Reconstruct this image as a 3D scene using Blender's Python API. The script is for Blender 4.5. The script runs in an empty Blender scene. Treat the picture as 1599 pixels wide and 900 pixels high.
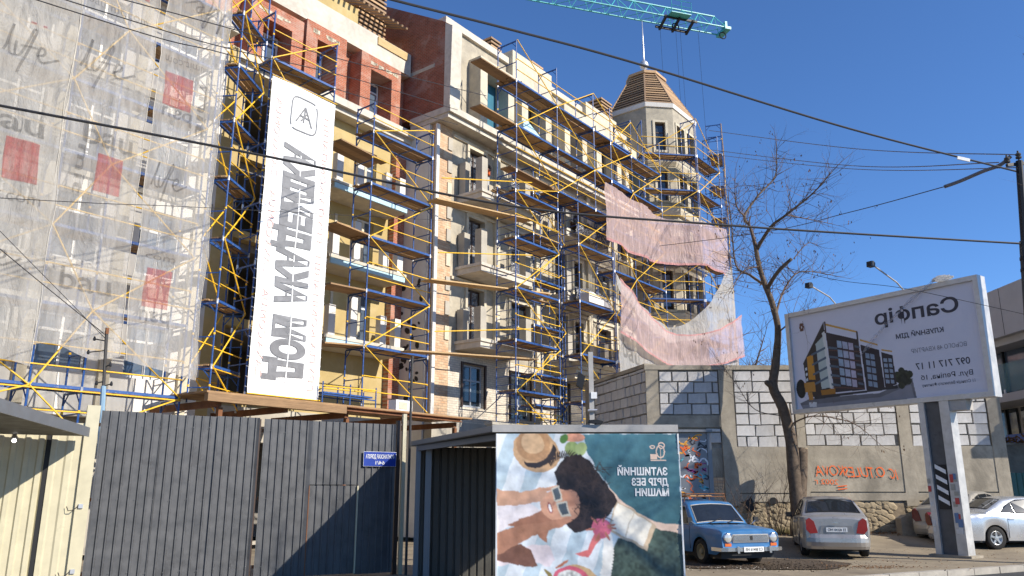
import bpy, bmesh, math, random
from mathutils import Vector, Matrix, Quaternion, noise
R = math.radians
random.seed(7)
scene = bpy.context.scene
COL = scene.collection
# ------------------------------------------------------------------ camera
CAM_H = 1.7
cam_d = bpy.data.cameras.new('camera')
cam = bpy.data.objects.new('camera', cam_d); COL.objects.link(cam)
cam.location = (0, 0, CAM_H)
cam.rotation_euler = (R(90) + math.atan(315 / 1250.), 0, 0)
cam_d.sensor_width = 36.0
cam_d.lens = 36.0 * 1250 / 1599
cam_d.clip_end = 3000
scene.camera = cam
# ------------------------------------------------------------------ sky, sun, exposure
SUN_AZ, SUN_EL = 117.0, 32.0            # clockwise from the view direction (+y)
world = bpy.data.worlds.new('World'); scene.world = world
world.use_nodes = True
wn = world.node_tree.nodes; wl = world.node_tree.links
bg = wn['Background']
sky = wn.new('ShaderNodeTexSky'); sky.sky_type = 'NISHITA'; sky.sun_disc = False
sky.sun_elevation = R(SUN_EL); sky.sun_rotation = R(SUN_AZ)
sky.air_density = 0.85; sky.dust_density = 0.0; sky.ozone_density = 10.0; sky.altitude = 50
wl.new(sky.outputs[0], bg.inputs[0]); bg.inputs[1].default_value = 0.137
sun_d = bpy.data.lights.new('sun', 'SUN'); sun_d.energy = 5.0; sun_d.angle = R(0.5); sun_d.color = (1.0, 0.93, 0.82)
sun = bpy.data.objects.new('sun', sun_d); COL.objects.link(sun)
sd = Vector((math.sin(R(SUN_AZ)) * math.cos(R(SUN_EL)), math.cos(R(SUN_AZ)) * math.cos(R(SUN_EL)), math.sin(R(SUN_EL))))
sun.rotation_euler = sd.to_track_quat('Z', 'Y').to_euler()
sun.location = sd * 100
scene.view_settings.view_transform = 'Standard'
scene.view_settings.look = 'None'
scene.view_settings.exposure = 0.5
scene.view_settings.gamma = 1.0
scene.render.engine = 'CYCLES'
scene.render.resolution_x, scene.render.resolution_y = 1024, 576
scene.cycles.max_bounces = 6; scene.cycles.transparent_max_bounces = 24
# ------------------------------------------------------------------ frames of reference
TH = R(52.2)                            # the facade runs along local x, local y goes into the building
CT, ST = math.cos(TH), math.sin(TH)
def LW(X, Y, Z=0.0):
    return Vector((X * CT - Y * ST, X * ST + Y * CT, Z))
# ------------------------------------------------------------------ object helpers
def setp(o, label=None, cat=None, group=None, kind=None):
    if label: o['label'] = label
    if cat: o['category'] = cat
    if group: o['group'] = group
    if kind: o['kind'] = kind
    return o
def link(name, data, parent=None, loc=None, quat=None):
    o = bpy.data.objects.new(name, data); COL.objects.link(o)
    if parent is not None: o.parent = parent
    if loc is not None: o.location = loc
    if quat is not None:
        o.rotation_mode = 'QUATERNION'; o.rotation_quaternion = quat
    return o
def thing(name, label, cat, loc=(0, 0, 0), rz=0.0, group=None):
    o = link(name, None); o.location = loc; o.rotation_euler = (0, 0, rz)
    o.empty_display_size = 0.2
    return setp(o, label, cat, group)
def lthing(name, label, cat, X, Y, Z, group=None):      # a thing in the frame of the facade
    return thing(name, label, cat, LW(X, Y, Z), TH, group)
class MB:
    def __init__(s): s.v = []; s.f = []; s.m = []; s.c = None
    def add(s, vs, fs, mi=0):
        b = len(s.v); s.v += [tuple(p) for p in vs]
        for f in fs: s.f.append([b + i for i in f]); s.m.append(mi)
        return s
    def box(s, x0, x1, y0, y1, z0, z1, mi=0):
        vs = [(x0,y0,z0),(x1,y0,z0),(x1,y1,z0),(x0,y1,z0),(x0,y0,z1),(x1,y0,z1),(x1,y1,z1),(x0,y1,z1)]
        return s.add(vs, [(0,3,2,1),(4,5,6,7),(0,1,5,4),(1,2,6,5),(2,3,7,6),(3,0,4,7)], mi)
    def bar(s, p, q, w, h, up=(0, 0, 1), mi=0):
        p, q = Vector(p), Vector(q); d = (q - p).normalized(); u = Vector(up)
        if abs(d.dot(u)) > .98: u = Vector((1, 0, 0)) if abs(d.x) < .9 else Vector((0, 1, 0))
        a = d.cross(u).normalized(); b = a.cross(d).normalized()
        a *= w / 2; b *= h / 2
        vs = [p-a-b, p+a-b, p+a+b, p-a+b, q-a-b, q+a-b, q+a+b, q-a+b]
        return s.add(vs, [(0,3,2,1),(4,5,6,7),(0,1,5,4),(1,2,6,5),(2,3,7,6),(3,0,4,7)][::1], mi)
    def tube(s, pts, r, n=6, cap=True, mi=0):
        pts = [Vector(p) for p in pts]
        rs = r if isinstance(r, (list, tuple)) else [r] * len(pts)
        b = len(s.v); prev = None
        for i, p in enumerate(pts):
            d = (pts[min(i+1, len(pts)-1)] - pts[max(i-1, 0)])
            d = d.normalized() if d.length > 1e-9 else Vector((0, 0, 1))
            if prev is None:
                u = Vector((0, 0, 1)) if abs(d.z) < .9 else Vector((1, 0, 0))
                a = d.cross(u).normalized()
            else:
                a = (prev - d * prev.dot(d)).normalized()
            prev = a; c = d.cross(a)
            for k in range(n):
                t = 2 * math.pi * k / n
                s.v.append(tuple(p + (a * math.cos(t) + c * math.sin(t)) * rs[i]))
        for i in range(len(pts) - 1):
            for k in range(n):
                k2 = (k + 1) % n
                s.f.append([b+i*n+k, b+i*n+k2, b+(i+1)*n+k2, b+(i+1)*n+k]); s.m.append(mi)
        if cap and n > 2:
            s.f.append([b + k for k in range(n)][::-1]); s.m.append(mi)
            s.f.append([b + (len(pts)-1)*n + k for k in range(n)]); s.m.append(mi)
        return s
    def prism(s, poly, a, b, axis='z', mi=0):
        # poly of 2-D points extruded along an axis
        def P(u, v, w): return {'z': (u, v, w), 'y': (u, w, v), 'x': (w, u, v)}[axis]
        n = len(poly)
        vs = [P(u, v, a) for u, v in poly] + [P(u, v, b) for u, v in poly]
        fs = [tuple(range(n))[::-1], tuple(range(n, 2*n))] + [(i, (i+1) % n, n+(i+1) % n, n+i) for i in range(n)]
        return s.add(vs, fs, mi)
    def lathe(s, prof, n=16, axis='z', c=(0, 0, 0), mi=0, cap=True):
        b = len(s.v)
        for r, h in prof:
            for k in range(n):
                t = 2*math.pi*k/n; u, v = r*math.cos(t), r*math.sin(t)
                p = {'z': (u, v, h), 'y': (u, h, v), 'x': (h, u, v)}[axis]
                s.v.append((p[0]+c[0], p[1]+c[1], p[2]+c[2]))
        for i in range(len(prof)-1):
            for k in range(n):
                k2 = (k+1) % n
                s.f.append([b+i*n+k, b+i*n+k2, b+(i+1)*n+k2, b+(i+1)*n+k]); s.m.append(mi)
        if cap:
            s.f.append([b+k for k in range(n)]); s.m.append(mi)
            s.f.append([b+(len(prof)-1)*n+k for k in range(n)]); s.m.append(mi)
        return s
    def mesh(s, name, mat, smooth=False):
        me = bpy.data.meshes.new(name)
        me.from_pydata(s.v, [], s.f)
        mats = mat if isinstance(mat, (list, tuple)) else [mat]
        for m in mats: me.materials.append(M(m))
        if len(mats) > 1: me.polygons.foreach_set('material_index', s.m)
        bm = bmesh.new(); bm.from_mesh(me)
        bmesh.ops.recalc_face_normals(bm, faces=bm.faces); bm.to_mesh(me); bm.free()
        if smooth: me.polygons.foreach_set('use_smooth', [True] * len(me.polygons))
        me.update()
        return me
    def build(s, name, mat, parent=None, loc=None, smooth=False):
        return link(name, s.mesh(name, mat, smooth), parent, loc)
CACHE = {}
def rod(name, p, q, r, mat, parent, n=6):
    p, q = Vector(p), Vector(q); L = round((q - p).length, 3)
    k = ('rod', L, r, mat, n)
    if k not in CACHE: CACHE[k] = MB().tube([(0,0,0),(0,0,L)], r, n).mesh(name, mat)
    return link(name, CACHE[k], parent, p, (q - p).to_track_quat('Z', 'Y'))
def boxo(name, x0, x1, y0, y1, z0, z1, mat, parent):
    # axis-aligned box, mesh shared between boxes of one size
    d = (round(x1-x0, 3), round(y1-y0, 3), round(z1-z0, 3)); k = ('box', d, mat)
    if k not in CACHE: CACHE[k] = MB().box(0, d[0], 0, d[1], 0, d[2]).mesh(name, mat)
    return link(name, CACHE[k], parent, (x0, y0, z0))
def wall_mesh(mb, x0, x1, z0, z1, y, thick, openings, mi=0, back=True, rev=None):
    """wall in the plane y with real openings (x0,x1,z0,z1) cut through its thickness"""
    xs = sorted({x0, x1} | {v for o in openings for v in o[:2] if x0 < v < x1})
    zs = sorted({z0, z1} | {v for o in openings for v in o[2:4] if z0 < v < z1})
    def hole(x, z): return any(o[0] < x < o[1] and o[2] < z < o[3] for o in openings)
    for i in range(len(xs)-1):
        for j in range(len(zs)-1):
            if hole((xs[i]+xs[i+1])/2, (zs[j]+zs[j+1])/2): continue
            a, b, c, d = xs[i], xs[i+1], zs[j], zs[j+1]
            mb.add([(a,y,c),(b,y,c),(b,y,d),(a,y,d)], [(0,1,2,3)], mi)
            if back: mb.add([(a,y+thick,c),(b,y+thick,c),(b,y+thick,d),(a,y+thick,d)], [(3,2,1,0)], mi)
    for o in openings:
        a, b, c, d = max(o[0], x0), min(o[1], x1), max(o[2], z0), min(o[3], z1)
        for q in ([(a,c),(a,d)], [(b,c),(b,d)], [(a,c),(b,c)], [(a,d),(b,d)]):
            (u, w), (u2, w2) = q
            mb.add([(u,y,w),(u2,y,w2),(u2,y+thick,w2),(u,y+thick,w)], [(0,1,2,3)], mi if rev is None else rev)
    for q in ([(x0,z0),(x0,z1)], [(x1,z0),(x1,z1)], [(x0,z0),(x1,z0)], [(x0,z1),(x1,z1)]):
        (u, w), (u2, w2) = q
        mb.add([(u,y,w),(u2,y,w2),(u2,y+thick,w2),(u,y+thick,w)], [(0,1,2,3)], mi)
    return mb
# ------------------------------------------------------------------ lettering
TXT = {}
def text2d(s, bold=0.0, shear=0.0):
    """flat letter mesh of height about 1, origin at the left end of the baseline: (verts2d, faces, width)"""
    k = (s, bold, shear)
    if k in TXT: return TXT[k]
    cu = bpy.data.curves.new('t', 'FONT'); cu.body = s; cu.size = 1.38; cu.offset = bold; cu.shear = shear
    cu.resolution_u = 3
    ob = bpy.data.objects.new('t', cu); COL.objects.link(ob)
    me = bpy.data.meshes.new_from_object(ob)
    vs = [(v.co.x, v.co.y) for v in me.vertices]; fs = [tuple(p.vertices) for p in me.polygons]
    bpy.data.objects.remove(ob); bpy.data.curves.remove(cu); bpy.data.meshes.remove(me)
    x0 = min((v[0] for v in vs), default=0); x1 = max((v[0] for v in vs), default=1)
    vs = [(v[0]-x0, v[1]) for v in vs]
    TXT[k] = (vs, fs, x1 - x0); return TXT[k]
def letters(mb, s, o, adv, up, width=None, height=1.0, mirror=True, bold=0.0, mi=0, fn=None, shear=0.0):
    """write s with its box starting at point o: 'adv' is the reading direction in the picture plane"""
    vs, fs, w = text2d(s, bold, shear)
    o, adv, up = Vector(o), Vector(adv), Vector(up)
    sx = (width / w) if width else height
    pts = [o + adv * (x * sx) + up * (y * height) for x, y in vs]
    if fn: pts = [fn(p) for p in pts]
    return mb.add(pts, fs, mi)
# ------------------------------------------------------------------ procedural materials
MATS = {}; MDEF = {}
def M(name):
    if name not in MATS:
        MATS[name] = MDEF[name](name)
    return MATS[name]
def newmat(name):
    m = bpy.data.materials.new(name); m.use_nodes = True
    nt = m.node_tree; b = nt.nodes['Principled BSDF']
    return m, nt, b
def N(nt, t, **kw):
    n = nt.nodes.new(t)
    for k, v in kw.items():
        if k in n.inputs.keys() if hasattr(n.inputs, 'keys') else False: n.inputs[k].default_value = v
        else: setattr(n, k, v)
    return n
def ramp(nt, fac, stops):
    n = nt.nodes.new('ShaderNodeValToRGB'); e = n.color_ramp.elements
    while len(e) < len(stops): e.new(0.5)
    for i, (p, c) in enumerate(stops):
        e[i].position = p; e[i].color = (c[0], c[1], c[2], 1) if not isinstance(c, float) else (c, c, c, 1)
    nt.links.new(fac, n.inputs[0]); return n.outputs[0]
def coords(nt, scale=(1, 1, 1), rot=(0, 0, 0), src='Object'):
    tc = nt.nodes.new('ShaderNodeTexCoord'); mp = nt.nodes.new('ShaderNodeMapping')
    mp.inputs['Scale'].default_value = scale; mp.inputs['Rotation'].default_value = rot
    nt.links.new(tc.outputs[src], mp.inputs[0]); return mp.outputs[0]
def noise_n(nt, vec, scale, detail=5, rough=.6, dist=0.0):
    n = nt.nodes.new('ShaderNodeTexNoise')
    n.inputs['Scale'].default_value = scale; n.inputs['Detail'].default_value = detail
    n.inputs['Roughness'].default_value = rough; n.inputs['Distortion'].default_value = dist
    if vec is not None: nt.links.new(vec, n.inputs['Vector'])
    return n.outputs['Fac']
def bump(nt, b, h, strength=.3, dist=.02):
    n = nt.nodes.new('ShaderNodeBump'); n.inputs['Strength'].default_value = strength; n.inputs['Distance'].default_value = dist
    nt.links.new(h, n.inputs['Height']); nt.links.new(n.outputs[0], b.inputs['Normal'])
def mix(nt, fac, a, c, mode='MIX'):
    n = nt.nodes.new('ShaderNodeMix'); n.data_type = 'RGBA'; n.blend_type = mode
    for k, v in ((0, fac), (6, a), (7, c)):
        if hasattr(v, 'node'): nt.links.new(v, n.inputs[k])
        else: n.inputs[k].default_value = v if k == 0 else (v[0], v[1], v[2], 1)
    return n.outputs[2]
def mottled(c, var=.25, scale=3.0, rough=.8, bmp=.25, bscale=30., metal=0.0, stain=None, sscale=.7, samt=.5, spec=.3, obvar=0.0, src='Object'):
    """a colour with large soft patches, fine grain, optional stain colour and relief"""
    def f(name):
        m, nt, b = newmat(name); v = coords(nt, src=src)
        n1 = noise_n(nt, v, scale, 6, .65)
        lo = tuple(x*(1-var) for x in c); hi = tuple(min(1, x*(1+var*.7)) for x in c)
        col = ramp(nt, n1, [(.3, lo), (.7, hi)])
        if stain:
            n2 = noise_n(nt, v, sscale, 8, .7, .4)
            k = ramp(nt, n2, [(.48, 0.0), (.66, float(samt))])
            col = mix(nt, k, col, stain)
        if obvar:
            oi = nt.nodes.new('ShaderNodeObjectInfo')
            k = ramp(nt, oi.outputs['Random'], [(0.0, (1-obvar,)*3), (1.0, (1.0,)*3)])
            col = mix(nt, 1.0, col, k, 'MULTIPLY')
        nt.links.new(col, b.inputs['Base Color'])
        b.inputs['Roughness'].default_value = rough; b.inputs['Metallic'].default_value = metal
        b.inputs['Specular IOR Level'].default_value = spec
        if bmp: bump(nt, b, noise_n(nt, v, bscale, 6, .7), bmp, .015)
        return m
    return f
def brick(c1, c2, mortar, w=.25, h=.075, ms=.01, rot=(math.pi/2, 0, 0), stain=None, samt=.6, bmp=.5, sscale=.8):
    def f(name):
        m, nt, b = newmat(name); v = coords(nt, rot=rot)
        br = nt.nodes.new('ShaderNodeTexBrick'); nt.links.new(v, br.inputs['Vector'])
        br.inputs['Color1'].default_value = (*c1, 1); br.inputs['Color2'].default_value = (*c2, 1); br.inputs['Mortar'].default_value = (*mortar, 1)
        br.inputs['Scale'].default_value = 1.0; br.inputs['Brick Width'].default_value = w; br.inputs['Row Height'].default_value = h
        br.inputs['Mortar Size'].default_value = ms; br.inputs['Mortar Smooth'].default_value = .3
        col = br.outputs['Color']
        n1 = noise_n(nt, v, 2.2, 6, .7)
        col = mix(nt, .75, col, ramp(nt, n1, [(.3, (.62, .62, .62)), (.7, (1.1, 1.08, 1.05))]), 'MULTIPLY')
        if stain:
            k = ramp(nt, noise_n(nt, v, sscale, 8, .75, .5), [(.5, 0.0), (.6, float(samt))])
            col = mix(nt, k, col, stain)
        nt.links.new(col, b.inputs['Base Color']); b.inputs['Roughness'].default_value = .88
        b.inputs['Specular IOR Level'].default_value = .2
        inv = nt.nodes.new('ShaderNodeMath'); inv.operation = 'SUBTRACT'; inv.inputs[0].default_value = 1.0
        nt.links.new(br.outputs['Fac'], inv.inputs[1]); bump(nt, b, inv.outputs[0], bmp, .02)
        return m
    return f
def wood(c, var=.35, axis=0, obvar=.35):
    def f(name):
        m, nt, b = newmat(name); sc = [9., 9., 9.]; sc[axis] = .7
        v = coords(nt, tuple(sc)); n1 = noise_n(nt, v, 3., 6, .7, .6)
        col = ramp(nt, n1, [(.3, tuple(x*(1-var) for x in c)), (.7, tuple(min(1, x*(1+var*.6)) for x in c))])
        oi = nt.nodes.new('ShaderNodeObjectInfo')
        k = ramp(nt, oi.outputs['Random'], [(0.0, (1-obvar, 1-obvar, 1-obvar*.9)), (1.0, (1.1, 1.08, 1.0))])
        col = mix(nt, 1.0, col, k, 'MULTIPLY')
        nt.links.new(col, b.inputs['Base Color']); b.inputs['Roughness'].default_value = .75; b.inputs['Specular IOR Level'].default_value = .25
        bump(nt, b, n1, .3, .01); return m
    return f
def paint(c, rough=.4, metal=0.0, wear=None, wamt=.6, wth=.62, coat=0.0, wscale=9., var=.15):
    def f(name):
        m, nt, b = newmat(name); v = coords(nt); n1 = noise_n(nt, v, 4., 5, .6)
        col = ramp(nt, n1, [(.3, tuple(x*(1-var) for x in c)), (.7, tuple(min(1, x*(1+var)) for x in c))])
        if wear:
            k = ramp(nt, noise_n(nt, v, wscale, 7, .75), [(wth, 0.0), (wth+.05, float(wamt))])
            col = mix(nt, k, col, wear)
        nt.links.new(col, b.inputs['Base Color']); b.inputs['Roughness'].default_value = rough; b.inputs['Metallic'].default_value = metal
        b.inputs['Coat Weight'].default_value = coat; b.inputs['Coat Roughness'].default_value = .08
        nt.links.new(ramp(nt, n1, [(.3, rough*.8), (.7, min(1., rough*1.25))]), b.inputs['Roughness'])
        return m
    return f
def plain(c, rough=.6, metal=0.0, spec=.4, emit=0.0):
    def f(name):
        m, nt, b = newmat(name); v = coords(nt); n1 = noise_n(nt, v, 6., 4)
        col = ramp(nt, n1, [(.3, tuple(x*.9 for x in c)), (.7, tuple(min(1, x*1.08) for x in c))])
        nt.links.new(col, b.inputs['Base Color']); b.inputs['Roughness'].default_value = rough; b.inputs['Metallic'].default_value = metal
        b.inputs['Specular IOR Level'].default_value = spec
        if emit:
            nt.links.new(col, b.inputs['Emission Color']); b.inputs['Emission Strength'].default_value = emit
        return m
    return f
def net(c, cover=.6, var=.18, trans=.5, weave=True, shade=.85, streak=(6., 1., .6)):
    """woven sheeting: part holes (transparent), part thread (diffuse + translucent)"""
    def f(name):
        m = bpy.data.materials.new(name); m.use_nodes = True; nt = m.node_tree; nt.nodes.clear()
        out = nt.nodes.new('ShaderNodeOutputMaterial')
        tr = nt.nodes.new('ShaderNodeBsdfTransparent')
        di = nt.nodes.new('ShaderNodeBsdfDiffuse'); tl = nt.nodes.new('ShaderNodeBsdfTranslucent')
        v = coords(nt, streak); n1 = noise_n(nt, v, 1.2, 7, .65, .4)
        col = ramp(nt, n1, [(.3, tuple(x*shade for x in c)), (.7, c)])
        nt.links.new(col, di.inputs[0]); nt.links.new(col, tl.inputs[0])
        bn = nt.nodes.new('ShaderNodeBump'); bn.inputs['Strength'].default_value = 1.0; bn.inputs['Distance'].default_value = .12
        nt.links.new(noise_n(nt, coords(nt, (streak[0]*.8, 1., streak[2]*1.6)), 1.6, 6, .62, 1.4), bn.inputs['Height'])
        nt.links.new(bn.outputs[0], di.inputs['Normal']); nt.links.new(bn.outputs[0], tl.inputs['Normal'])
        a = nt.nodes.new('ShaderNodeMixShader'); a.inputs[0].default_value = trans
        nt.links.new(di.outputs[0], a.inputs[1]); nt.links.new(tl.outputs[0], a.inputs[2])
        x = nt.nodes.new('ShaderNodeMixShader')
        nt.links.new(ramp(nt, n1, [(.25, max(0., cover-var)), (.75, min(1., cover+var))]), x.inputs[0])
        nt.links.new(tr.outputs[0], x.inputs[1]); nt.links.new(a.outputs[0], x.inputs[2])
        nt.links.new(x.outputs[0], out.inputs[0]); return m
    return f
def print_mat(rough=.45, attr='Col', spec=.5):
    def f(name):
        m, nt, b = newmat(name); at = nt.nodes.new('ShaderNodeAttribute'); at.attribute_name = attr
        nt.links.new(at.outputs['Color'], b.inputs['Base Color']); b.inputs['Roughness'].default_value = rough
        b.inputs['Specular IOR Level'].default_value = spec
        v = coords(nt); bump(nt, b, noise_n(nt, v, 3.5, 3, .5), .25, .05)
        return m
    return f
def glass_dark(c=(.02, .025, .03), rough=.06, film=0.0):
    def f(name):
        m, nt, b = newmat(name); v = coords(nt)
        n1 = noise_n(nt, v, 2.5 if not film else 5., 6, .7, 1.2)
        if film:
            col = ramp(nt, n1, [(.4, c), (.62, (film, film, film*1.03))])
            nt.links.new(ramp(nt, n1, [(.3, .12), (.7, .4)]), b.inputs['Roughness'])
            bump(nt, b, n1, .9, .12)
        else:
            col = ramp(nt, n1, [(.3, c), (.75, tuple(x*1.8 for x in c))]); b.inputs['Roughness'].default_value = rough
            bump(nt, b, noise_n(nt, v, .9, 2), .05, .05)
        nt.links.new(col, b.inputs['Base Color']); b.inputs['Specular IOR Level'].default_value = .8
        return m
    return f
D = MDEF
D['plaster_grey'] = mottled((.42, .372, .285), .22, 1.8, .9, .4, 22, stain=(.25, .225, .185), samt=.75, sscale=.8)
D['plaster_light'] = mottled((.585, .52, .395), .18, 1.8, .9, .3, 25, stain=(.35, .31, .245), samt=.7, sscale=.9)
D['plaster_ochre'] = mottled((.43, .325, .145), .12, 1.1, .92, .2, 30, stain=(.55, .45, .26), samt=.45, sscale=1.3)
D['insulation_white'] = mottled((.66, .63, .58), .08, 2., .9, .12, 40, stain=(.52, .49, .45), samt=.35)
D['insulation_blue'] = mottled((.42, .60, .66), .08, 2., .85, .1, 40)
D['teal_board'] = mottled((.035, .15, .22), .18, 1.8, .8, .1, 40)
D['concrete'] = mottled((.42, .385, .32), .18, 1.6, .92, .4, 18, stain=(.28, .25, .21), samt=.55)
D['concrete_pale'] = mottled((.56, .515, .435), .18, 1.8, .92, .4, 20, stain=(.36, .325, .27), samt=.65, sscale=.9)
D['concrete_wall'] = mottled((.36, .315, .245), .28, 1.3, .93, .6, 12, stain=(.17, .148, .115), samt=.7, sscale=.8)
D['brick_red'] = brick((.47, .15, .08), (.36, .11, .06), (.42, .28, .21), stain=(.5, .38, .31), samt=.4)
D['brick_red_side_shaded'] = brick((.34, .11, .065), (.25, .085, .05), (.28, .19, .15), rot=(-math.pi/2, -math.pi/2, 0), stain=(.36, .27, .23), samt=.45)  # darker copy of the red brick, shade of the gable side in its colour
D['brick_cream'] = brick((.70, .63, .52), (.60, .53, .43), (.42, .38, .33), w=.26, h=.09, bmp=.4)
D['brick_orange'] = brick((.55, .33, .19), (.62, .46, .30), (.40, .30, .22), w=.25, h=.1, stain=(.62, .5, .36), samt=.5, bmp=.6)
D['aerated'] = mottled((.58, .56, .535), .14, 4., .95, .6, 40, obvar=.22, stain=(.44, .41, .37), samt=.6, sscale=1.6)
D['mortar'] = mottled((.25, .23, .195), .3, 6., .95, .8, 25)
D['blue_steel'] = paint((.016, .072, .25), .45, wear=(.26, .25, .26), wamt=.6, wth=.575)
D['yellow_steel'] = paint((.80, .47, .025), .45, wear=(.40, .30, .18), wamt=.55, wth=.59)
D['galv'] = paint((.55, .55, .56), .4, .6)
D['plank'] = wood((.40, .25, .13), .35, 0, .45)
D['plank_new'] = wood((.52, .35, .18), .25, 0, .25)
D['batten'] = wood((.47, .31, .185), .3, 0, .4)
D['osb'] = wood((.58, .42, .21), .3, 0, .2)
D['dark_void'] = mottled((.05, .045, .04), .3, 2., .95, 0)  # near-black on solid cores, painting unlit depth behind battens; also adhesive patches
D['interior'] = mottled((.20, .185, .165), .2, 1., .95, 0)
D['pvc_white'] = plain((.74, .74, .72), .4)
D['pvc_grey'] = plain((.33, .36, .40), .4)
D['frame_brown'] = plain((.055, .032, .022), .5)
D['glass'] = glass_dark()
D['glass_film'] = glass_dark((.10, .10, .10), film=.34)
D['glass_blue'] = glass_dark((.06, .08, .11), .08)
D['banner_white'] = mottled((.82, .82, .80), .03, 2., .6, .15, 4.)
D['banner_ink'] = mottled((.20, .20, .205), .25, 3., .5, .3, 6.)
D['banner_red'] = plain((.80, .52, .46), .6)
D['net_grey'] = net((.64, .61, .555), .75, .13, .40, streak=(2.5, 1., .35))
D['net_light'] = net((.80, .77, .715), .57, .18, .5, streak=(2.5, 1., .35))
D['net_white'] = net((.82, .80, .76), .80, .12, .5)
D['net_red'] = net((.90, .68, .65), .70, .14, .45)
D['net_red_hem'] = net((.86, .47, .45), .78, .05, .4)
D['net_print_dark'] = net((.17, .165, .16), .33, .20, .3)
D['net_print_red'] = net((.64, .12, .12), .42, .16, .4)
D['film_clear'] = net((.80, .80, .82), .30, .22, .5, streak=(2., 2., 9.))
D['film_dark'] = glass_dark((.03, .03, .035), film=.30)
D['fence_dark'] = paint((.076, .077, .08), .5, .0, wear=(.05, .05, .052), wamt=.7, wth=.58, wscale=1.2, var=.25)
D['fence_cream'] = paint((.50, .455, .315), .45, 0, wear=(.42, .38, .26), wamt=.55, wth=.58, wscale=2., var=.08)
D['sheet_grey'] = paint((.17, .18, .195), .4, .2, var=.1)
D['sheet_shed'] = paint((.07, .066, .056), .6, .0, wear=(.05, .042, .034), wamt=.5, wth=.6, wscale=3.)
D['rust_beam'] = mottled((.20, .085, .038), .35, 3., .8, .3, 20, stain=(.10, .045, .025), samt=.7, sscale=2.)
D['asphalt_old'] = mottled((.27, .222, .155), .22, .8, .95, .5, 22, stain=(.13, .105, .08), samt=.7, sscale=.45)
D['asphalt'] = mottled((.06, .06, .062), .25, 1.5, .9, .5, 60)
D['soil'] = mottled((.085, .062, .042), .5, 5., .97, .9, 25)
D['kerb'] = mottled((.40, .365, .31), .18, 3., .93, .4, 25, stain=(.24, .22, .19), samt=.5, obvar=.15)
D['stone'] = mottled((.44, .35, .225), .3, 6., .95, .7, 20, obvar=.3, stain=(.24, .19, .13), samt=.6, sscale=3.)
D['rubble_bed'] = mottled((.26, .205, .14), .35, 4., .96, .9, 14)
D['bark'] = mottled((.125, .092, .065), .4, 8., .95, .9, 25, stain=(.15, .12, .09), samt=.5, sscale=5.)
D['cut_wood'] = mottled((.38, .29, .19), .3, 6., .9, .4, 20)
D['twig'] = mottled((.14, .095, .068), .3, 5., .9, 0)
D['leaf_dry'] = mottled((.19, .10, .045), .4, 4., .9, 0)
D['cable'] = plain((.025, .025, .028), .6)
D['cable_grey'] = plain((.17, .16, .16), .6)
D['black'] = plain((.012, .012, .013), .55)
D['rubber'] = mottled((.022, .021, .02), .3, 8., .85, .3, 40)
D['chrome'] = plain((.75, .75, .76), .18, 1.0)
D['teal_steel'] = paint((.07, .42, .42), .4, wear=(.12, .3, .3), wamt=.4)
D['pole_grey'] = mottled((.42, .40, .37), .15, 3., .8, .2, 30)
D['pole_dark'] = mottled((.07, .066, .062), .3, 4., .8, .3, 30)
D['orange_paint'] = plain((.75, .13, .02), .7)
D['white_paint'] = mottled((.78, .78, .76), .1, 5., .6, 0)
D['sign_blue'] = plain((.012, .045, .30), .4)
D['grass_dry'] = mottled((.12, .10, .04), .4, 3., .95, 0)
# ================================================================== ground
def sheet(name, pts, z, mat, kind='structure'):
    mb = MB().add([(x, y, z) for x, y in pts], [tuple(range(len(pts)))])
    return setp(mb.build(name, mat), kind=kind)
def rough_sheet(name, x0, x1, y0, y1, st, zf, mat):
    mb = MB(); nx = int((x1-x0)/st)+1; ny = int((y1-y0)/st)+1
    for j in range(ny):
        for i in range(nx):
            x, y = x0+i*st, y0+j*st; mb.v.append((x, y, zf(x, y)))
    for j in range(ny-1):
        for i in range(nx-1):
            a = j*nx+i; mb.f.append([a, a+1, a+nx+1, a+nx]); mb.m.append(0)
    return setp(mb.build(name, mat, smooth=True), kind='structure')
sheet('ground', [(-900, -600), (900, -600), (900, 1500), (-900, 1500)], -.14, 'asphalt_old')
KDIR = Vector((11.97-7.5, 19.74-17.42, 0)).normalized()      # the kerb line
KP = Vector((7.5, 17.42, 0)); KN = Vector((-KDIR.y, KDIR.x, 0))
def kpt(a, b): p = KP + KDIR*a + KN*b; return (p.x, p.y)
sheet('road', [kpt(-60, -.16), kpt(-60, -14), kpt(60, -14), kpt(60, -.16)], -.125, 'asphalt')
def zyard(x, y):
    # parking yard: nearly level, rises to the foot of the concrete wall
    r = max(0., min(1., (y-22.5)/4.2)); r = r*r*(3-2*r)
    return .34*r*(1 if x > 3 else 0.6) + .018*noise.noise(Vector((x*.9, y*.9, 0)))
mb = MB(); nx, ny, st = 84, 64, .38
for j in range(ny):
    for i in range(nx):
        a = -16 + i*st*1.0; b = j*st*.46 + .0
        x, y = kpt(a, b); mb.v.append((x, y, zyard(x, y)))
for j in range(ny-1):
    for i in range(nx-1):
        k = j*nx+i; mb.f.append([k, k+1, k+nx+1, k+nx]); mb.m.append(0)
setp(mb.build('parking_yard', 'asphalt_old', smooth=True), kind='structure')
kerb = setp(link('kerb', None), kind='structure'); kerb.location = (KP.x, KP.y, 0); kerb.rotation_euler = (0, 0, math.atan2(KDIR.y, KDIR.x))
for i in range(22):
    x = -9 + i*.92
    o = boxo('kerbstone', x, x+.895, -.16, 0.0, -.14, .014 + random.uniform(-.006, .006), 'kerb', kerb)
    o.rotation_euler = (0, 0, random.uniform(-.008, .008))
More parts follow.
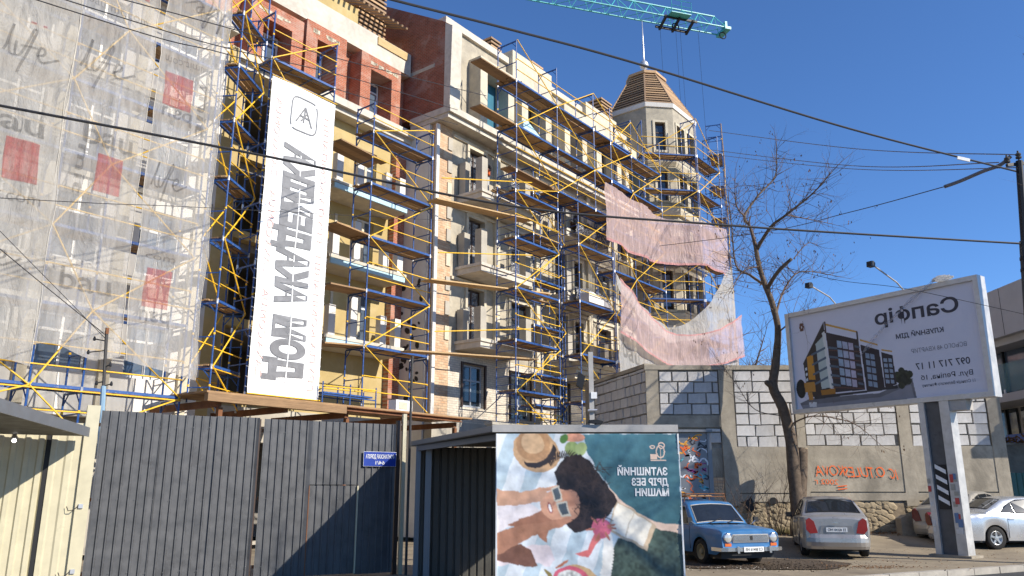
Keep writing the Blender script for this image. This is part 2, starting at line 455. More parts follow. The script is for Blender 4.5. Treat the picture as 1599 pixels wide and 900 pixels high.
# ================================================================== the apartment building
BX, BY = 22.0, 21.0
bld = lthing('apartment_building', 'unfinished apartment building with corner turret and brick attic behind scaffolding', 'building', BX, BY, 0)
OFF = Vector((-BX, -BY, 0))
def bp(name, mb, mat, parent=None, smooth=False): return mb.build(name, mat, parent or bld, OFF if parent is None else None, smooth)
def bbox(name, x0, x1, y0, y1, z0, z1, mat): return boxo(name, x0-BX, x1-BX, y0-BY, y1-BY, z0, z1, mat, bld)
def window(x, z, w, h, y, cols=2, rows=1, fr='frame_brown', gl='glass', transom=0.0, fw=.07, parent=None):
    k = ('win', round(w, 2), round(h, 2), cols, rows, fr, transom, fw)
    spots = []
    xs = [fw + i*(w-fw)/cols for i in range(cols+1)]
    zs = [fw + j*(h-fw)/rows for j in range(rows+1)] if not transom else [fw, h*transom, h]
    for i in range(cols):
        for j in range(len(zs)-1):
            spots.append((xs[i], xs[i+1]-fw, zs[j], zs[j+1]-fw))
    if k not in CACHE:
        m = MB()
        m.box(0, w, 0, .09, 0, fw).box(0, w, 0, .09, h-fw, h).box(0, fw, 0, .09, fw, h-fw).box(w-fw, w, 0, .09, fw, h-fw)
        for i in range(1, cols): m.box(xs[i]-fw, xs[i], .004, .086, fw, h-fw)
        for j in range(1, len(zs)-1): m.box(fw, w-fw, .008, .082, zs[j]-fw, zs[j])
        CACHE[k] = m.mesh('window', fr)
    o = link('window', CACHE[k], bld, (x-BX, y-BY, z))
    for a, b, c, d in spots:
        boxo('pane', a-.01, b+.01, .035, .05, c-.01, d+.01, gl, o)
    return o
def surround(x0, x1, z0, z1, y, t=.14, d=.07, mat='plaster_light', sill=True):
    m = MB(); y0 = y-d
    m.box(x0-t, x0, y0, y, z0, z1+t).box(x1, x1+t, y0, y, z0, z1+t).box(x0-.003, x1+.003, y0+.004, y, z1, z1+t-.004)
    if sill: m.box(x0-t-.05, x1+t+.05, y0-.06, y, z0-.12, z0-.003)
    return bp('window_surround', m, mat)
# --- right wing: wall with openings -------------------------------------------------
YB = 21.0
ZS = [7.05, 10.1, 13.2]
doors, wins = [], []
for z in ZS:
    doors += [(24.05, 25.1, z+.36, z+2.72), (30.35, 31.35, z+.36, z+2.72)]
    wins += [(26.95, 28.35, z+.55, z+2.65), (32.0, 32.75, z+.7, z+2.6), (34.15, 35.35, z+.6, z+2.6), (36.3, 37.3, z+.6, z+2.6)]
ground_w = [(23.85, 25.2, 4.88, 6.6), (26.95, 28.35, 4.6, 6.6), (30.3, 31.4, 4.6, 6.6), (34.15, 35.35, 4.7, 6.6), (36.3, 37.3, 4.7, 6.6)]
m = MB(); wall_mesh(m, 23.0, 38.6, 7.0, 16.42, YB, .4, doors+wins); bp('wall', m, 'plaster_grey')
m = MB(); wall_mesh(m, 23.0, 38.6, 4.25, 7.0, YB, .4, ground_w); bp('wall', m, 'brick_cream')
m = MB(); wall_mesh(m, 22.1, 38.6, 0, 4.25, YB-.05, .4, [(27, 30, .1, 3.2)]); bp('basement_wall', m, 'concrete')
m = MB().box(22.18, 23.0, YB+.004, YB+.4, 4.25, 16.42); bp('brick_pier', m, 'brick_orange')
m = MB().box(22.0, 22.17, YB-.07, YB+.02, 4.25, 16.3); bp('corner_strip', m, 'insulation_white')
# toothed edge where the plaster is to continue
for i in range(9):
    z = 7.4 + i*1.0
    bbox('quoin', 22.72, 22.97, YB-.05, YB+.01, z, z+.55, 'concrete' if i % 3 else 'plaster_light')
for (x0, x1, z0, z1) in doors:
    window(x0+.02, z0+.02, x1-x0-.04, z1-z0-.04, YB+.2, 2, 1, 'frame_brown', random.choice(['glass_film', 'glass', 'glass_film']), transom=.74)
    surround(x0, x1, z0, z1, YB, sill=False)
for (x0, x1, z0, z1) in wins:
    window(x0+.02, z0+.02, x1-x0-.04, z1-z0-.04, YB+.2, 2 if x1-x0 > .9 else 1, 1, 'frame_brown' if x0 > 27.5 else 'frame_brown', random.choice(['glass_film', 'glass']), transom=.7)
    surround(x0, x1, z0, z1, YB)
for (x0, x1, z0, z1) in ground_w:
    window(x0+.02, z0+.02, x1-x0-.04, z1-z0-.04, YB+.14, 2, 1, 'pvc_grey', 'glass', transom=.66)
    m = MB().box(x0-.1, x0, YB-.06, YB+.02, z0, z1+.06).box(x1, x1+.1, YB-.06, YB+.02, z0, z1+.06).box(x0-.004, x1+.004, YB-.055, YB+.02, z1, z1+.056)
    bp('window_surround', m, 'frame_brown')
# pilasters of the right wing
for x, w in ((25.75, .32), (28.75, .28), (33.2, .34), (35.75, .26), (37.6, .3)):
    bbox('pilaster', x, x+w, YB-.13, YB+.02, 7.02, 16.4, 'plaster_light')
for z in ZS:
    bbox('string_course', 23.02, 38.3, YB-.09, YB+.02, z+2.86, z+2.98, 'plaster_light')
def balcony(x0, x1, yf, yw, z, post_mat='concrete', slab_mat='concrete_pale', posts=None, ph=1.25, insul=False, th=.34):
    m = MB(); m.box(x0, x1, yf, yw+.05, z, z+th); m.box(x0-.06, x1+.06, yf-.06, yw+.045, z+th-.11, z+th+.005)
    s = bp('balcony_slab', m, slab_mat)
    if insul: bbox('slab_insulation', x0+.01, x1-.01, yf-.05, yf+.006, z+.02, z+th-.13, 'insulation_blue')
    for (px, py) in (posts or ()):
        bbox('balcony_post', px, px+.36, py, py+.34, z+th+.006, z+th+ph, post_mat)
    return s
for i, z in enumerate(ZS):
    balcony(23.35, 26.75, 19.65, YB, z, posts=[(23.4, 19.7), (26.35, 19.7), (23.4, 20.6)], ph=1.45 if i else 1.3)
    balcony(29.6, 33.2, 19.75, YB, z, posts=[(29.65, 19.8), (32.8, 19.8)], ph=1.15)
# moulded lower bay cornice seen beside the lamp pole
m = MB()
for k, (d, z0, z1) in enumerate(((.0, 6.55, 6.75), (.12, 6.75, 6.95), (.26, 6.95, 7.12), (.38, 7.12, 7.3))):
    m.box(30.0-d*.5, 33.0+d*.5, 20.2-d-.5, YB-.01, z0+.002*k, z1)
bp('bay_cornice', m, 'plaster_light')
# --- main cornice, attic storey ---------------------------------------------------
m = MB(); m.box(22.0, 38.4, 20.35, 22.5, 16.42, 16.62).box(21.95, 38.4, 20.2, 22.5, 16.622, 16.9)
bp('main_cornice', m, 'concrete_pale')
att = [(24.75, 26.2, 17.0, 19.75), (27.75, 29.15, 17.6, 19.8), (31.3, 32.4, 17.0, 20.1), (34.3, 35.9, 17.5, 20.0), (37.2, 38.3, 17.0, 20.0)]
m = MB(); wall_mesh(m, 22.6, 38.6, 16.9, 21.3, 21.25, .35, att); bp('attic_wall', m, 'plaster_grey')
m = MB().box(22.55, 38.5, 21.1, 22.2, 21.3, 21.62); bp('parapet', m, 'concrete_pale')
for (x0, x1, z0, z1), gl in zip(att, ('teal', 'film', 'open', 'film', 'teal')):
    d0, d1 = x0-.5, x1+.45
    mm = MB(); mm.box(d0, x0-.02, 20.55, 21.26, 16.905, z1+.55).box(x1+.02, d1, 20.55, 21.26, 16.905, z1+.55).box(d0+.004, d1-.004, 20.554, 21.262, z1+.02, z1+.546)
    bp('dormer_surround', mm, 'plaster_light')
    if gl == 'teal':
        bbox('boarding', x0+.3, x1, 21.3, 21.36, z0, z1, 'teal_board'); bbox('boarding', x0, x0+.1, 20.7, 21.3, z0, z1, 'teal_board')
        window(x0+.02, z0+.1, .75, z1-z0-.4, 21.42, 1, 1, 'frame_brown', 'glass')
    elif gl == 'film':
        window(x0+.02, z0+.02, x1-x0-.04, z1-z0-.04, 21.4, 3, 1, 'frame_brown', 'glass_film')
    else:
        bbox('door_leaf', x0+.05, x1-.05, 21.45, 21.5, z0, z1, 'frame_brown')
# raised concrete blocks over the dormers
for a, b, c in ((27.0, 30.2, 22.0), (33.4, 36.6, 21.9)):
    bbox('attic_block', a, b, 20.9, 22.6, 20.4, c, 'plaster_light')
# --- fire wall of red brick between the wings ----------------------------------------
prof = [(20.35, 16.92), (20.3, 20.6), (20.75, 20.95), (25.0, 23.5), (30.0, 25.4), (30.0, 16.92)]
m = MB().prism(prof, 22.02, 22.5, 'x'); bp('brick_gable', m, 'brick_red_side_shaded')
m = MB().prism([(20.28, 16.93), (20.22, 20.55), (20.62, 20.8), (20.62, 16.93)], 22.0, 22.62, 'x'); bp('gable_end', m, 'concrete_pale')
m = MB().box(22.03, 22.45, YB+.4, 24.5, 0, 16.4); bp('side_wall', m, 'insulation_white')
m = MB()
for i in range(34):       # adhesive patches showing on the side insulation
    y, z, r = random.uniform(21.5, 22.8), random.uniform(4.6, 9.8), random.uniform(.05, .13)
    a = random.uniform(0, 3)
    m.prism([(y+r*1.0*math.cos(t)*math.cos(a)-r*1.5*math.sin(t)*math.sin(a), z+r*math.cos(t)*math.sin(a)+r*1.5*math.sin(t)*math.cos(a)) for t in [k*math.pi/4 for k in range(8)]], 22.022, 22.034, 'x')
bp('adhesive_patch', m, 'dark_void')['kind'] = 'stuff'
bbox('gable_beam', 22.005, 22.03, 21.2, 23.3, 18.95, 19.12, 'concrete')
# --- set-back wing in ochre plaster -----------------------------------------------
YA = 23.0; ZA = [6.6, 9.5, 12.35]
op = []
for z in ZA: op += [(19.75, 20.65, z+.3, z+2.6)]
op += [(14.45, 16.6, 4.6, 6.9), (14.45, 16.6, 7.2, 9.9), (14.45, 16.6, 10.2, 12.8), (14.45, 16.6, 13.1, 15.4), (17.0, 18.2, 4.5, 6.2)]
m = MB(); wall_mesh(m, 13.2, 22.03, 4.3, 16.0, YA, .4, op); bp('wall', m, 'plaster_ochre')
m = MB(); wall_mesh(m, -6, 22.03, 0, 4.3, YA-.1, .4, [(14, 16.5, .1, 3.2), (18, 20.5, .1, 3.2)]); bp('basement_wall', m, 'concrete')
bbox('brick_pier', 21.45, 22.02, YA-.3, YA+.01, 4.3, 16.0, 'brick_red')
for z in ZA:
    window(19.77, z+.32, .86, 2.26, YA+.2, 1, 1, 'pvc_white', 'glass_blue', transom=.72)
    balcony(17.6, 21.3, 21.85, YA, z, slab_mat='concrete_pale', insul=True)
    for px in (17.75, 18.75, 20.2, 20.95):
        bbox('balcony_post', px, px+.3, 21.9, 22.16, z+.35, z+.35+(1.55 if px == 18.75 else 1.1), 'insulation_white')
    for q in range(3): bbox('reveal_strip', 17.3+q*1.35, 17.42+q*1.35, YA-.035, YA+.01, z+.8, z+2.4, 'plaster_light')
m = MB().box(13.0, 22.02, 22.45, 23.3, 15.75, 15.95).box(13.0, 22.015, 22.25, 23.3, 15.952, 16.25); bp('main_cornice', m, 'concrete_pale')
ad = [(14.5, 15.7, 16.3, 17.95), (16.85, 17.75, 16.3, 18.2), (19.55, 20.7, 16.3, 18.15)]
m = MB(); wall_mesh(m, 11.0, 22.03, 16.25, 19.0, YA+.05, .35, ad); bp('attic_wall', m, 'brick_red')
for (x0, x1, z0, z1) in ad:
    m = MB(); wall_mesh(m, x0-.52, x1+.5, 16.252, z1+.62, 22.35, YA+.05-22.35, [(x0, x1, 16.255, z1)], back=False)
    bp('brick_dormer', m, 'brick_red')
    window(x0+.02, 16.3, x1-x0-.04, z1-16.35, YA+.15, 2, 1, 'pvc_white', 'glass_blue', transom=.8)
    m = MB()
    for i in range(14):
        x = random.uniform(x0-.3, x1+.2); m.box(x, x+random.uniform(.08, .25), 22.338, 22.352, z1+.25+random.uniform(-.06, .06), z1+.36)
    bp('lime_mark', m, 'plaster_light')['kind'] = 'stuff'
m = MB().box(13.0, 21.95, 22.55, 23.5, 18.92, 19.95); bp('ring_beam', m, 'concrete_pale')
m = MB().box(12.0, 19.2, 22.9, 23.1, 19.952, 20.9); bp('attic_panel', m, 'plaster_ochre')
bbox('timber_board', 20.0, 21.7, 22.5, 22.548, 19.55, 19.9, 'osb')
# rafters and battens lying above the set-back wing
for i in range(30):
    x = 13.6 + i*.27
    o = boxo('rafter_end', x-BX, x+.1-BX, 22.4-BY, 25-BY, 20.92, 21.0, 'batten', bld); o.rotation_euler = (R(24), 0, 0)
# dark rooms behind open bays: floors, partition and rear wall of the shell
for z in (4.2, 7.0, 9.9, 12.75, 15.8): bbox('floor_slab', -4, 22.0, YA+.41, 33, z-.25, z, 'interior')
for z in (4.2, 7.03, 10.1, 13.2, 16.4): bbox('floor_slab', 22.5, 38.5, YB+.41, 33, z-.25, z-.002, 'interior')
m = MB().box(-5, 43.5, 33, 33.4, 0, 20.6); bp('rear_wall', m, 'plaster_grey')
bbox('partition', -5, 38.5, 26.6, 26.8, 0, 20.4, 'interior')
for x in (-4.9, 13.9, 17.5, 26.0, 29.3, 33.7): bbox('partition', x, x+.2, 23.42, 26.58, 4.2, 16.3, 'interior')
m = MB(); m.add([(22.5, 21.3, 21.45), (38.6, 21.3, 21.45), (38.6, 27, 23.4), (22.5, 27, 23.4), (22.5, 33.4, 20.6), (38.6, 33.4, 20.6)], [(0, 1, 2, 3), (3, 2, 5, 4)])
m.add([(-5, 23.0, 19.96), (22.0, 23.0, 19.96), (22.0, 27, 22.6), (-5, 27, 22.6), (-5, 33.4, 20.6), (22, 33.4, 20.6)], [(0, 1, 2, 3), (3, 2, 5, 4)])
bp('roof', m, 'osb')
# --- wing behind the grey netting ---------------------------------------------------
YC = 22.2
opc = []
for k, z in enumerate((4.75, 7.75, 10.8, 13.85)):
    for x in (4.4, 6.6, 8.55, 10.9): opc.append((x, x+1.35, z, z+(1.55 if k == 0 else 2.0)))
m = MB(); wall_mesh(m, -5, 13.2, 3.6, 16.4, YC, .4, opc); bp('wall', m, 'insulation_white')
m = MB().box(13.2, 13.6, YC, YA+.1, 3.6, 16.2); bp('wall_return', m, 'plaster_ochre')
for (x0, x1, z0, z1) in opc: window(x0+.02, z0+.02, x1-x0-.04, z1-z0-.04, YC+.16, 2, 1, 'pvc_white', 'glass_blue', transom=.72)
for x in (3.7, 6.15, 8.1, 10.2, 12.5): bbox('pilaster', x, x+.3, YC-.12, YC+.02, 3.6, 16.3, 'plaster_light')
for z in (7.1, 10.15, 13.2): bbox('string_course', -5, 13.1, YC-.08, YC+.02, z, z+.3, 'concrete')
m = MB().box(-5, 13.2, YC-.5, YC+1, 16.4, 16.9); bp('main_cornice', m, 'concrete_pale')
m = MB().box(-5, 13.0, YC+.3, YC+.7, 16.9, 19.9); bp('attic_wall', m, 'brick_red')
# --- corner turret ------------------------------------------------------------------
TP = [(38.3, 22.2), (38.3, 19.9), (39.43, 18.77), (42.4, 18.77), (43.53, 19.9), (43.53, 22.5)]
def tpoly(s, c=(40.9, 20.9)): return [(c[0]+(x-c[0])*s, c[1]+(y-c[1])*s) for x, y in TP]
tw = []
for i in range(5):
    (x0, y0), (x1, y1) = TP[i], TP[i+1]
    a = Vector((x0, y0, 0)); b = Vector((x1, y1, 0)); L = (b-a).length; d = (b-a)/L
    ang = math.atan2(d.y, d.x)
    ops = []
    if i in (1, 2, 3):
        ww = .62 if i != 2 else 1.0
        cs = [L/2] if i != 2 else [L*.28, L*.72]
        for z0, z1 in ((5.0, 6.7), (8.0, 10.2), (11.2, 13.4), (14.3, 16.2), (17.5, 19.3), (20.55, 22.3)):
            for c in cs: ops.append((c-ww/2, c+ww/2, z0, z1))
    m = MB(); wall_mesh(m, 0, L, 0, 23.4, 0, .35, ops)
    o = m.build('turret_wall', 'plaster_grey' if i != 1 else 'plaster_grey', bld, (x0-BX, y0-BY, 0)); o.rotation_euler = (0, 0, ang)
    tw.append(o)
    for (a0, a1, z0, z1) in ops:
        w = window(0, 0, a1-a0-.04, z1-z0-.04, 0, 2 if a1-a0 > .8 else 1, 1, 'frame_brown', 'glass', transom=.7)
        pw = a + d*(a0+.02) + Vector((-d.y, d.x, 0))*.16
        w.location = (pw.x-BX, pw.y-BY, z0+.02); w.rotation_euler = (0, 0, ang)
        mm = MB(); t = .13
        mm.box(a0-t, a0, -.06, .0, z0-t, z1+t).box(a1, a1+t, -.06, .0, z0-t, z1+t).box(a0, a1, -.056, 0, z1, z1+t-.003).box(a0, a1, -.09, 0, z0-t, z0)
        q = mm.build('window_surround', 'plaster_light', bld, (x0-BX, y0-BY, 0)); q.rotation_euler = (0, 0, ang)
def ring(name, s0, s1, z0, z1, mat):
    p0, p1 = tpoly(s0), tpoly(s1); n = len(p0)
    vs = [(x, y, z0) for x, y in p0]+[(x, y, z1) for x, y in p1]
    m = MB().add(vs, [tuple(range(n)), tuple(range(n, 2*n))]+[(i, (i+1) % n, n+(i+1) % n, n+i) for i in range(n)])
    return bp(name, m, mat)
for z, s in ((7.05, 1.09), (10.6, 1.07), (13.75, 1.12), (16.62, 1.13), (19.6, 1.06)):
    ring('turret_cornice', s-.05, s, z, z+.22, 'plaster_light'); ring('turret_cornice', s, s+.01, z+.223, z+.4, 'plaster_light')
ring('turret_cornice', 1.03, 1.05, 23.25, 23.5, 'insulation_white')
RP = []
rc = (40.35, 20.95)
TT = TP + [(41.9, 23.4), (39.6, 23.4)]
def rp(t):  # turret roof outline at height fraction t
    s = 1.03*(1-t)+.40*t
    return [(rc[0]+(x-rc[0])*s, rc[1]+(y-rc[1])*s, 23.52+2.65*t) for x, y in TT]
m = MB(); a, b = rp(0), rp(1); n = len(a)
a = [(rc[0]+(x-rc[0])*.97, rc[1]+(y-rc[1])*.97, z) for x, y, z in a]; b = [(rc[0]+(x-rc[0])*.9, rc[1]+(y-rc[1])*.9, z) for x, y, z in b]
m.add(a+b, [(i, (i+1) % n, n+(i+1) % n, n+i) for i in range(n)]+[tuple(range(n, 2*n))]); troof = bp('turret_roof', m, 'dark_void')
troof.location = OFF
for k in range(13):
    P = rp((k+.3)/13.)
    for i in range(n):
        p, q = Vector(P[i]), Vector(P[(i+1) % n])
        ctr = (p+q)/2
        m = MB().bar(p-ctr, q-ctr, .05, .075); m.build('batten', 'batten', troof, ctr)
P0, P1 = rp(0), rp(1)
for i in range(n):
    m = MB().bar(P0[i], P1[i], .09, .09); m.build('hip_rafter', 'batten', troof)
m = MB(); cap = [(x*1.14+rc[0]*-.14, y*1.14+rc[1]*-.14) for x, y, z in P1]
m.prism(cap, 26.15, 26.32); m.prism([(rc[0]+(x-rc[0])*.62, rc[1]+(y-rc[1])*.62) for x, y in cap], 26.32, 26.55); m.build('roof_cap', 'batten', troof)
MB().lathe([(.02, 26.5), (.09, 26.55), (.09, 26.8), (.05, 26.9), (.22, 27.0), (.30, 27.2), (.22, 27.4), (.07, 27.5), (.06, 27.7), (.05, 29.0), (.015, 30.3)], 12, 'z', (rc[0], rc[1], 0)).build('finial', 'galv', troof, smooth=True)
# --- timber-clad chimneys -----------------------------------------------------------
def chimney(x0, x1, y0, y1, z0, z1):
    c = bbox('chimney', x0+.07, x1-.07, y0+.07, y1-.07, z0, z1-.05, 'dark_void')
    z = z0+.15
    while z < z1:
        for (a, b, p, q) in ((x0, x1, y0, y0+.06), (x0, x0+.06, y0+.061, y1)):
            boxo('batten', a-x0-.07, b-x0-.07, p-y0-.07, q-y0-.07, z-z0, z-z0+.09, 'batten', c)
        z += .21
    return c
chimney(36.2, 37.4, 21.6, 23.2, 21.0, 23.6)
chimney(26.6, 27.4, 21.9, 22.9, 21.4, 23.0); chimney(29.9, 30.9, 21.9, 23.1, 21.4, 23.2)
chimney(19.4, 21.0, 23.2, 24.6, 19.9, 23.2)
# stacked brushwood and timber on balconies
for (x0, z) in ((24.6, 13.55), (30.2, 13.55)):
    tm = lthing('timber_stack', 'stack of short brown timber offcuts on the balcony %s' % ('above the plank bridge' if x0 < 27 else 'wrapped below in grey film'), 'timber', x0, 19.85, z)
    for i in range(16):
        zz = (i//4)*.13; yy = (i % 4)*.14
        rod('offcut', (random.uniform(-.15, .1), yy, zz+.05), (1.55+random.uniform(-.2, .25), yy+random.uniform(-.05, .05), zz+.08), .045, 'plank', tm, 4)
# ================================================================== scaffolding
def frame_mesh(dep, h, ladder):
    k = ('frame', round(dep, 2), round(h, 2), ladder)
    if k not in CACHE:
        m = MB(); r = .026
        m.tube([(0, 0, 0), (0, 0, h)], r, 6).tube([(0, dep, 0), (0, dep, h)], r, 6)
        m.bar((0, .02, h-.06), (0, dep-.02, h-.06), .04, .05)
        m.bar((0, .02, h-.06-.26), (0, .24, h-.07), .025, .025, up=(1, 0, 0)); m.bar((0, dep-.02, h-.32), (0, dep-.24, h-.07), .025, .025, up=(1, 0, 0))
        if ladder:
            z = .25
            while z < h-.15: m.bar((0, .02, z), (0, dep-.02, z), .024, .024); z += .33
        else: m.bar((0, .02, h*.45), (0, dep-.02, h*.45), .03, .03)
        for y in (0, dep):
            m.tube([(0, y, -.07), (0, y, .07)], .034, 6, mi=1)
            m.tube([(0, y, h*.5-.03), (0, y, h*.5+.03)], .031, 6, mi=2)
        CACHE[k] = m.mesh('frame', ['blue_steel', 'galv', 'yellow_steel'])
    return CACHE[k]
def deck_part(root, x0, x1, y0, dep, z, jut=0.0, tilt=0.0):
    L = x1-x0; k = ('deck', round(L, 2), round(dep, 2))
    if k not in CACHE:
        m = MB(); m.box(0, L, 0, .045, -.055, .018).box(0, L, dep-.045, dep, -.055, .018)
        n = max(2, int(L/.75))
        for i in range(n+1): x = .03+(L-.06)*i/n; m.box(x-.02, x+.02, .046, dep-.046, -.052, -.034)
        CACHE[k] = m.mesh('deck', 'blue_steel')
    o = link('deck', CACHE[k], root, (x0, y0, z))
    n = 3; w = (dep-.14)/n
    for i in range(n):
        if random.random() < .07: continue
        a = -random.uniform(0, jut) if jut else .02; b = L + (random.uniform(0, jut) if jut else -.02)
        a, b = round(a, 1), round(b, 1)
        q = boxo('plank', a, b, .06+i*w+.012*i, .06+i*w+w-.012, -.032, .012, 'plank' if random.random() < .8 else 'plank_new', o)
        q.rotation_euler = (0, random.uniform(-.006, .006), random.uniform(-.01, .01))
    return o
def scaffold(label, X0, Y0, Z0, xs, dep, levels, rot=0.0, decks=None, ladder=(), jut=0.0, brace=True, rails=True, top=1.9, back=False, phase=0, group='scaffolding round the building', skip=()):
    """xs: frame positions along the run; levels: deck heights (absolute); frames stand from Z0"""
    root = thing('scaffolding', label, 'scaffolding', LW(X0, Y0, Z0), TH+rot, group)
    zz = [Z0] + [z for z in levels if z > Z0+.3]
    tops = zz[1:] + [zz[-1]+top]
    for i, x in enumerate(xs):
        for k, (a, b) in enumerate(zip(zz, tops)):
            if (i, k) in skip: continue
            link('frame', frame_mesh(dep, b-a, i in ladder), root, (x, 0, a-Z0))
    for i in range(len(xs)-1):
        a, b = xs[i], xs[i+1]
        for k, z in enumerate(zz):
            if (decks is None or (i, k) in decks) and (k > 0 or decks is not None): deck_part(root, a+.03, b-.03, .0, dep, z-Z0+.05, jut)
            z2 = tops[k]
            if brace:
                p, q = ((a, -.045, z-Z0), (b, -.045, z2-Z0)) if (k+i+phase) % 2 else ((b, -.045, z-Z0), (a, -.045, z2-Z0))
                rod('brace', p, q, .021, 'yellow_steel', root)
                if back: rod('brace', (p[0], dep+.045, p[2]), (q[0], dep+.045, q[2]), .021, 'yellow_steel', root)
            if rails and k > 0 or (rails and z == Z0):
                for h in (.5, 1.0):
                    if h < z2-z: rod('guard_rail', (a, -.035, z-Z0+h), (b, -.035, z-Z0+h), .02, 'yellow_steel', root)
                if back and 1.0 < z2-z: rod('guard_rail', (a, dep+.035, z-Z0+.8), (b, dep+.035, z-Z0+.8), .02, 'yellow_steel', root)
    return root
LA = [6.33, 8.24, 10.15, 12.1, 14.08]
scaffold('blue and yellow scaffolding before the ochre wing, right of the white banner', 17.75, 20.0, 4.35, [0, 3.05], .9, LA, jut=.25, top=1.15)
scaffold('scaffolding that carries the tall white banner, with one deck above it', 13.4, 20.05, 4.35, [0, 2.55], .9, [6.3, 8.25, 10.2, 12.15, 15.0], decks={(0, 5)}, rails=True, top=1.7, brace=True)
# narrow stair bay standing askew between the netting and the banner
scaffold('narrow askew scaffolding bay between grey netting and white banner', 12.25, 20.0, 3.95, [0, 1.75], .62, [5.0, 6.85, 8.7, 10.55, 12.4, 14.2, 16.0], rot=R(84-52.2), jut=.12, brace=True, rails=True, back=True, top=1.9)
scaffold('scaffolding behind the grey printed netting at far left', 1.8, 20.15, 3.0, [0, 3.0, 5.95, 7.15, 9.7], .9, [4.05, 6.0, 7.95, 9.9, 11.85, 13.8, 15.75], top=2.0)
LB = [5.35, 7.3, 9.4, 11.45, 13.45]
scaffold('scaffolding tower rising beside the first balconies of the right wing', 24.15, 18.55, 3.6, [0, 3.0], .95, LB, ladder=(0,), jut=.1, top=.85)
scaffold('inner scaffolding close to the wall, behind the first outer tower', 27.0, 19.75, 3.6, [0, 2.35], .85, [5.1, 6.4, 8.5, 10.55, 12.6, 14.5], phase=1, top=1.3)
scaffold('scaffolding with laddered frames before the dark film-wrapped balconies', 28.75, 18.55, 3.6, [0, 2.95], .95, [5.3, 7.35, 9.7, 12.3], ladder=(0, 1), phase=1, top=2.0, jut=.1)
scaffold('upper scaffolding along the attic storey of the right wing', 24.15, 18.5, 14.3, [0, 2.98, 6.05, 9.65], 1.0, [16.3, 18.35], jut=.45, top=1.9, decks={(0, 1), (1, 1), (2, 1), (0, 2), (1, 2), (2, 2), (1, 0), (2, 0)})
scaffold('scaffolding between attic storey and turret, over the pink netting', 31.75, 18.5, 5.3, [0, 2.05, 5.2], .95, [7.4, 9.6, 11.7, 13.8, 16.2, 18.2], phase=1, jut=.1, top=1.9)
scaffold('scaffolding set diagonally against the corner turret', 37.0, 19.55, 5.0, [0, 3.05], .85, [7.2, 9.4, 11.5, 13.6, 15.7, 17.7, 19.8], rot=R(-45), top=2.0, jut=.1)
scaffold('scaffolding across the street front of the turret', 39.25, 17.35, 5.0, [0, 3.0], .9, [7.2, 9.4, 11.5, 13.6, 15.7, 17.7, 19.8], phase=1, top=2.3, jut=.1)
scaffold('slim scaffolding tower standing free right of the turret', 42.55, 17.2, 5.0, [0, 1.7], .85, [7, 9, 11, 13, 15, 17, 19, 21], rot=R(20), jut=.15, top=2.0, rails=False)
# ================================================================== loose planks and tubes between the wings
def lplank(label, p, q, w=.28, t=.05, mat='plank_new', n=2):
    P, Q = LW(*p), LW(*q); c = (P+Q)/2
    o = thing('plank_bridge', label, 'planks', c, 0)
    d = (Q-P).normalized(); s = Vector((-d.y, d.x, 0))
    for i in range(n):
        off = s*((i-(n-1)/2)*w*1.05) + Vector((0, 0, .012*i))
        MB().bar(P-c+off, Q-c+off+d*random.uniform(-.2, .2), w, t).build('plank', mat, o)
    return o
lplank('long plank bridge between the wings at the fourth level', (20.3, 19.5, 12.12), (25.4, 18.9, 12.55))
lplank('long plank bridge between the wings at the middle level', (20.1, 19.5, 9.0), (26.5, 18.9, 9.62))
lplank('lowest long plank bridge between the two wings', (19.2, 19.5, 6.3), (25.6, 18.9, 6.75))
lplank('long plank pair jutting left from the attic scaffolding, upper', (22.0, 18.9, 18.45), (27.0, 18.9, 18.42), mat='plank')
lplank('long plank pair jutting left from the attic scaffolding, lower', (22.0, 18.9, 16.42), (27.0, 18.9, 16.4), mat='plank')
lplank('plank pair reaching left off the scaffolding under the main cornice', (24.0, 18.95, 14.5), (30.3, 18.95, 14.42), mat='plank')
for lab, p, q in (('third', (16.2, 20.35, 13.2), (18.3, 20.5, 13.15)), ('second', (16.2, 20.35, 10.25), (18.3, 20.5, 10.2)), ('lower', (16.1, 20.35, 8.15), (18.3, 20.5, 8.28)), ('lowest', (16.0, 20.35, 6.2), (18.0, 20.5, 6.38))):
    lplank('short brown planks joining the banner scaffolding to the next, %s of four' % lab if lab != 'third' else 'short brown planks joining the banner scaffolding to the next, topmost of four', p, q, .3, .05, 'plank', 3)
for lab, p, q in (('upper', (20.5, 19.3, 10.1), (25.2, 18.5, 10.95)), ('lower', (20.4, 19.3, 7.15), (25.2, 18.5, 7.9)), ('top', (20.7, 19.4, 13.1), (25.2, 18.5, 14.1))):
    P = LW(*p); o = link('tie_tube', MB().tube([(0, 0, 0), LW(*q)-P], .022, 6).mesh('tie_tube', 'yellow_steel'), None, P)
    setp(o, 'long yellow tube tying both scaffoldings across the corner, %s of three' % {'upper': 'middle', 'lower': 'lowest', 'top': 'highest'}[lab], 'tube', 'yellow tie tubes')
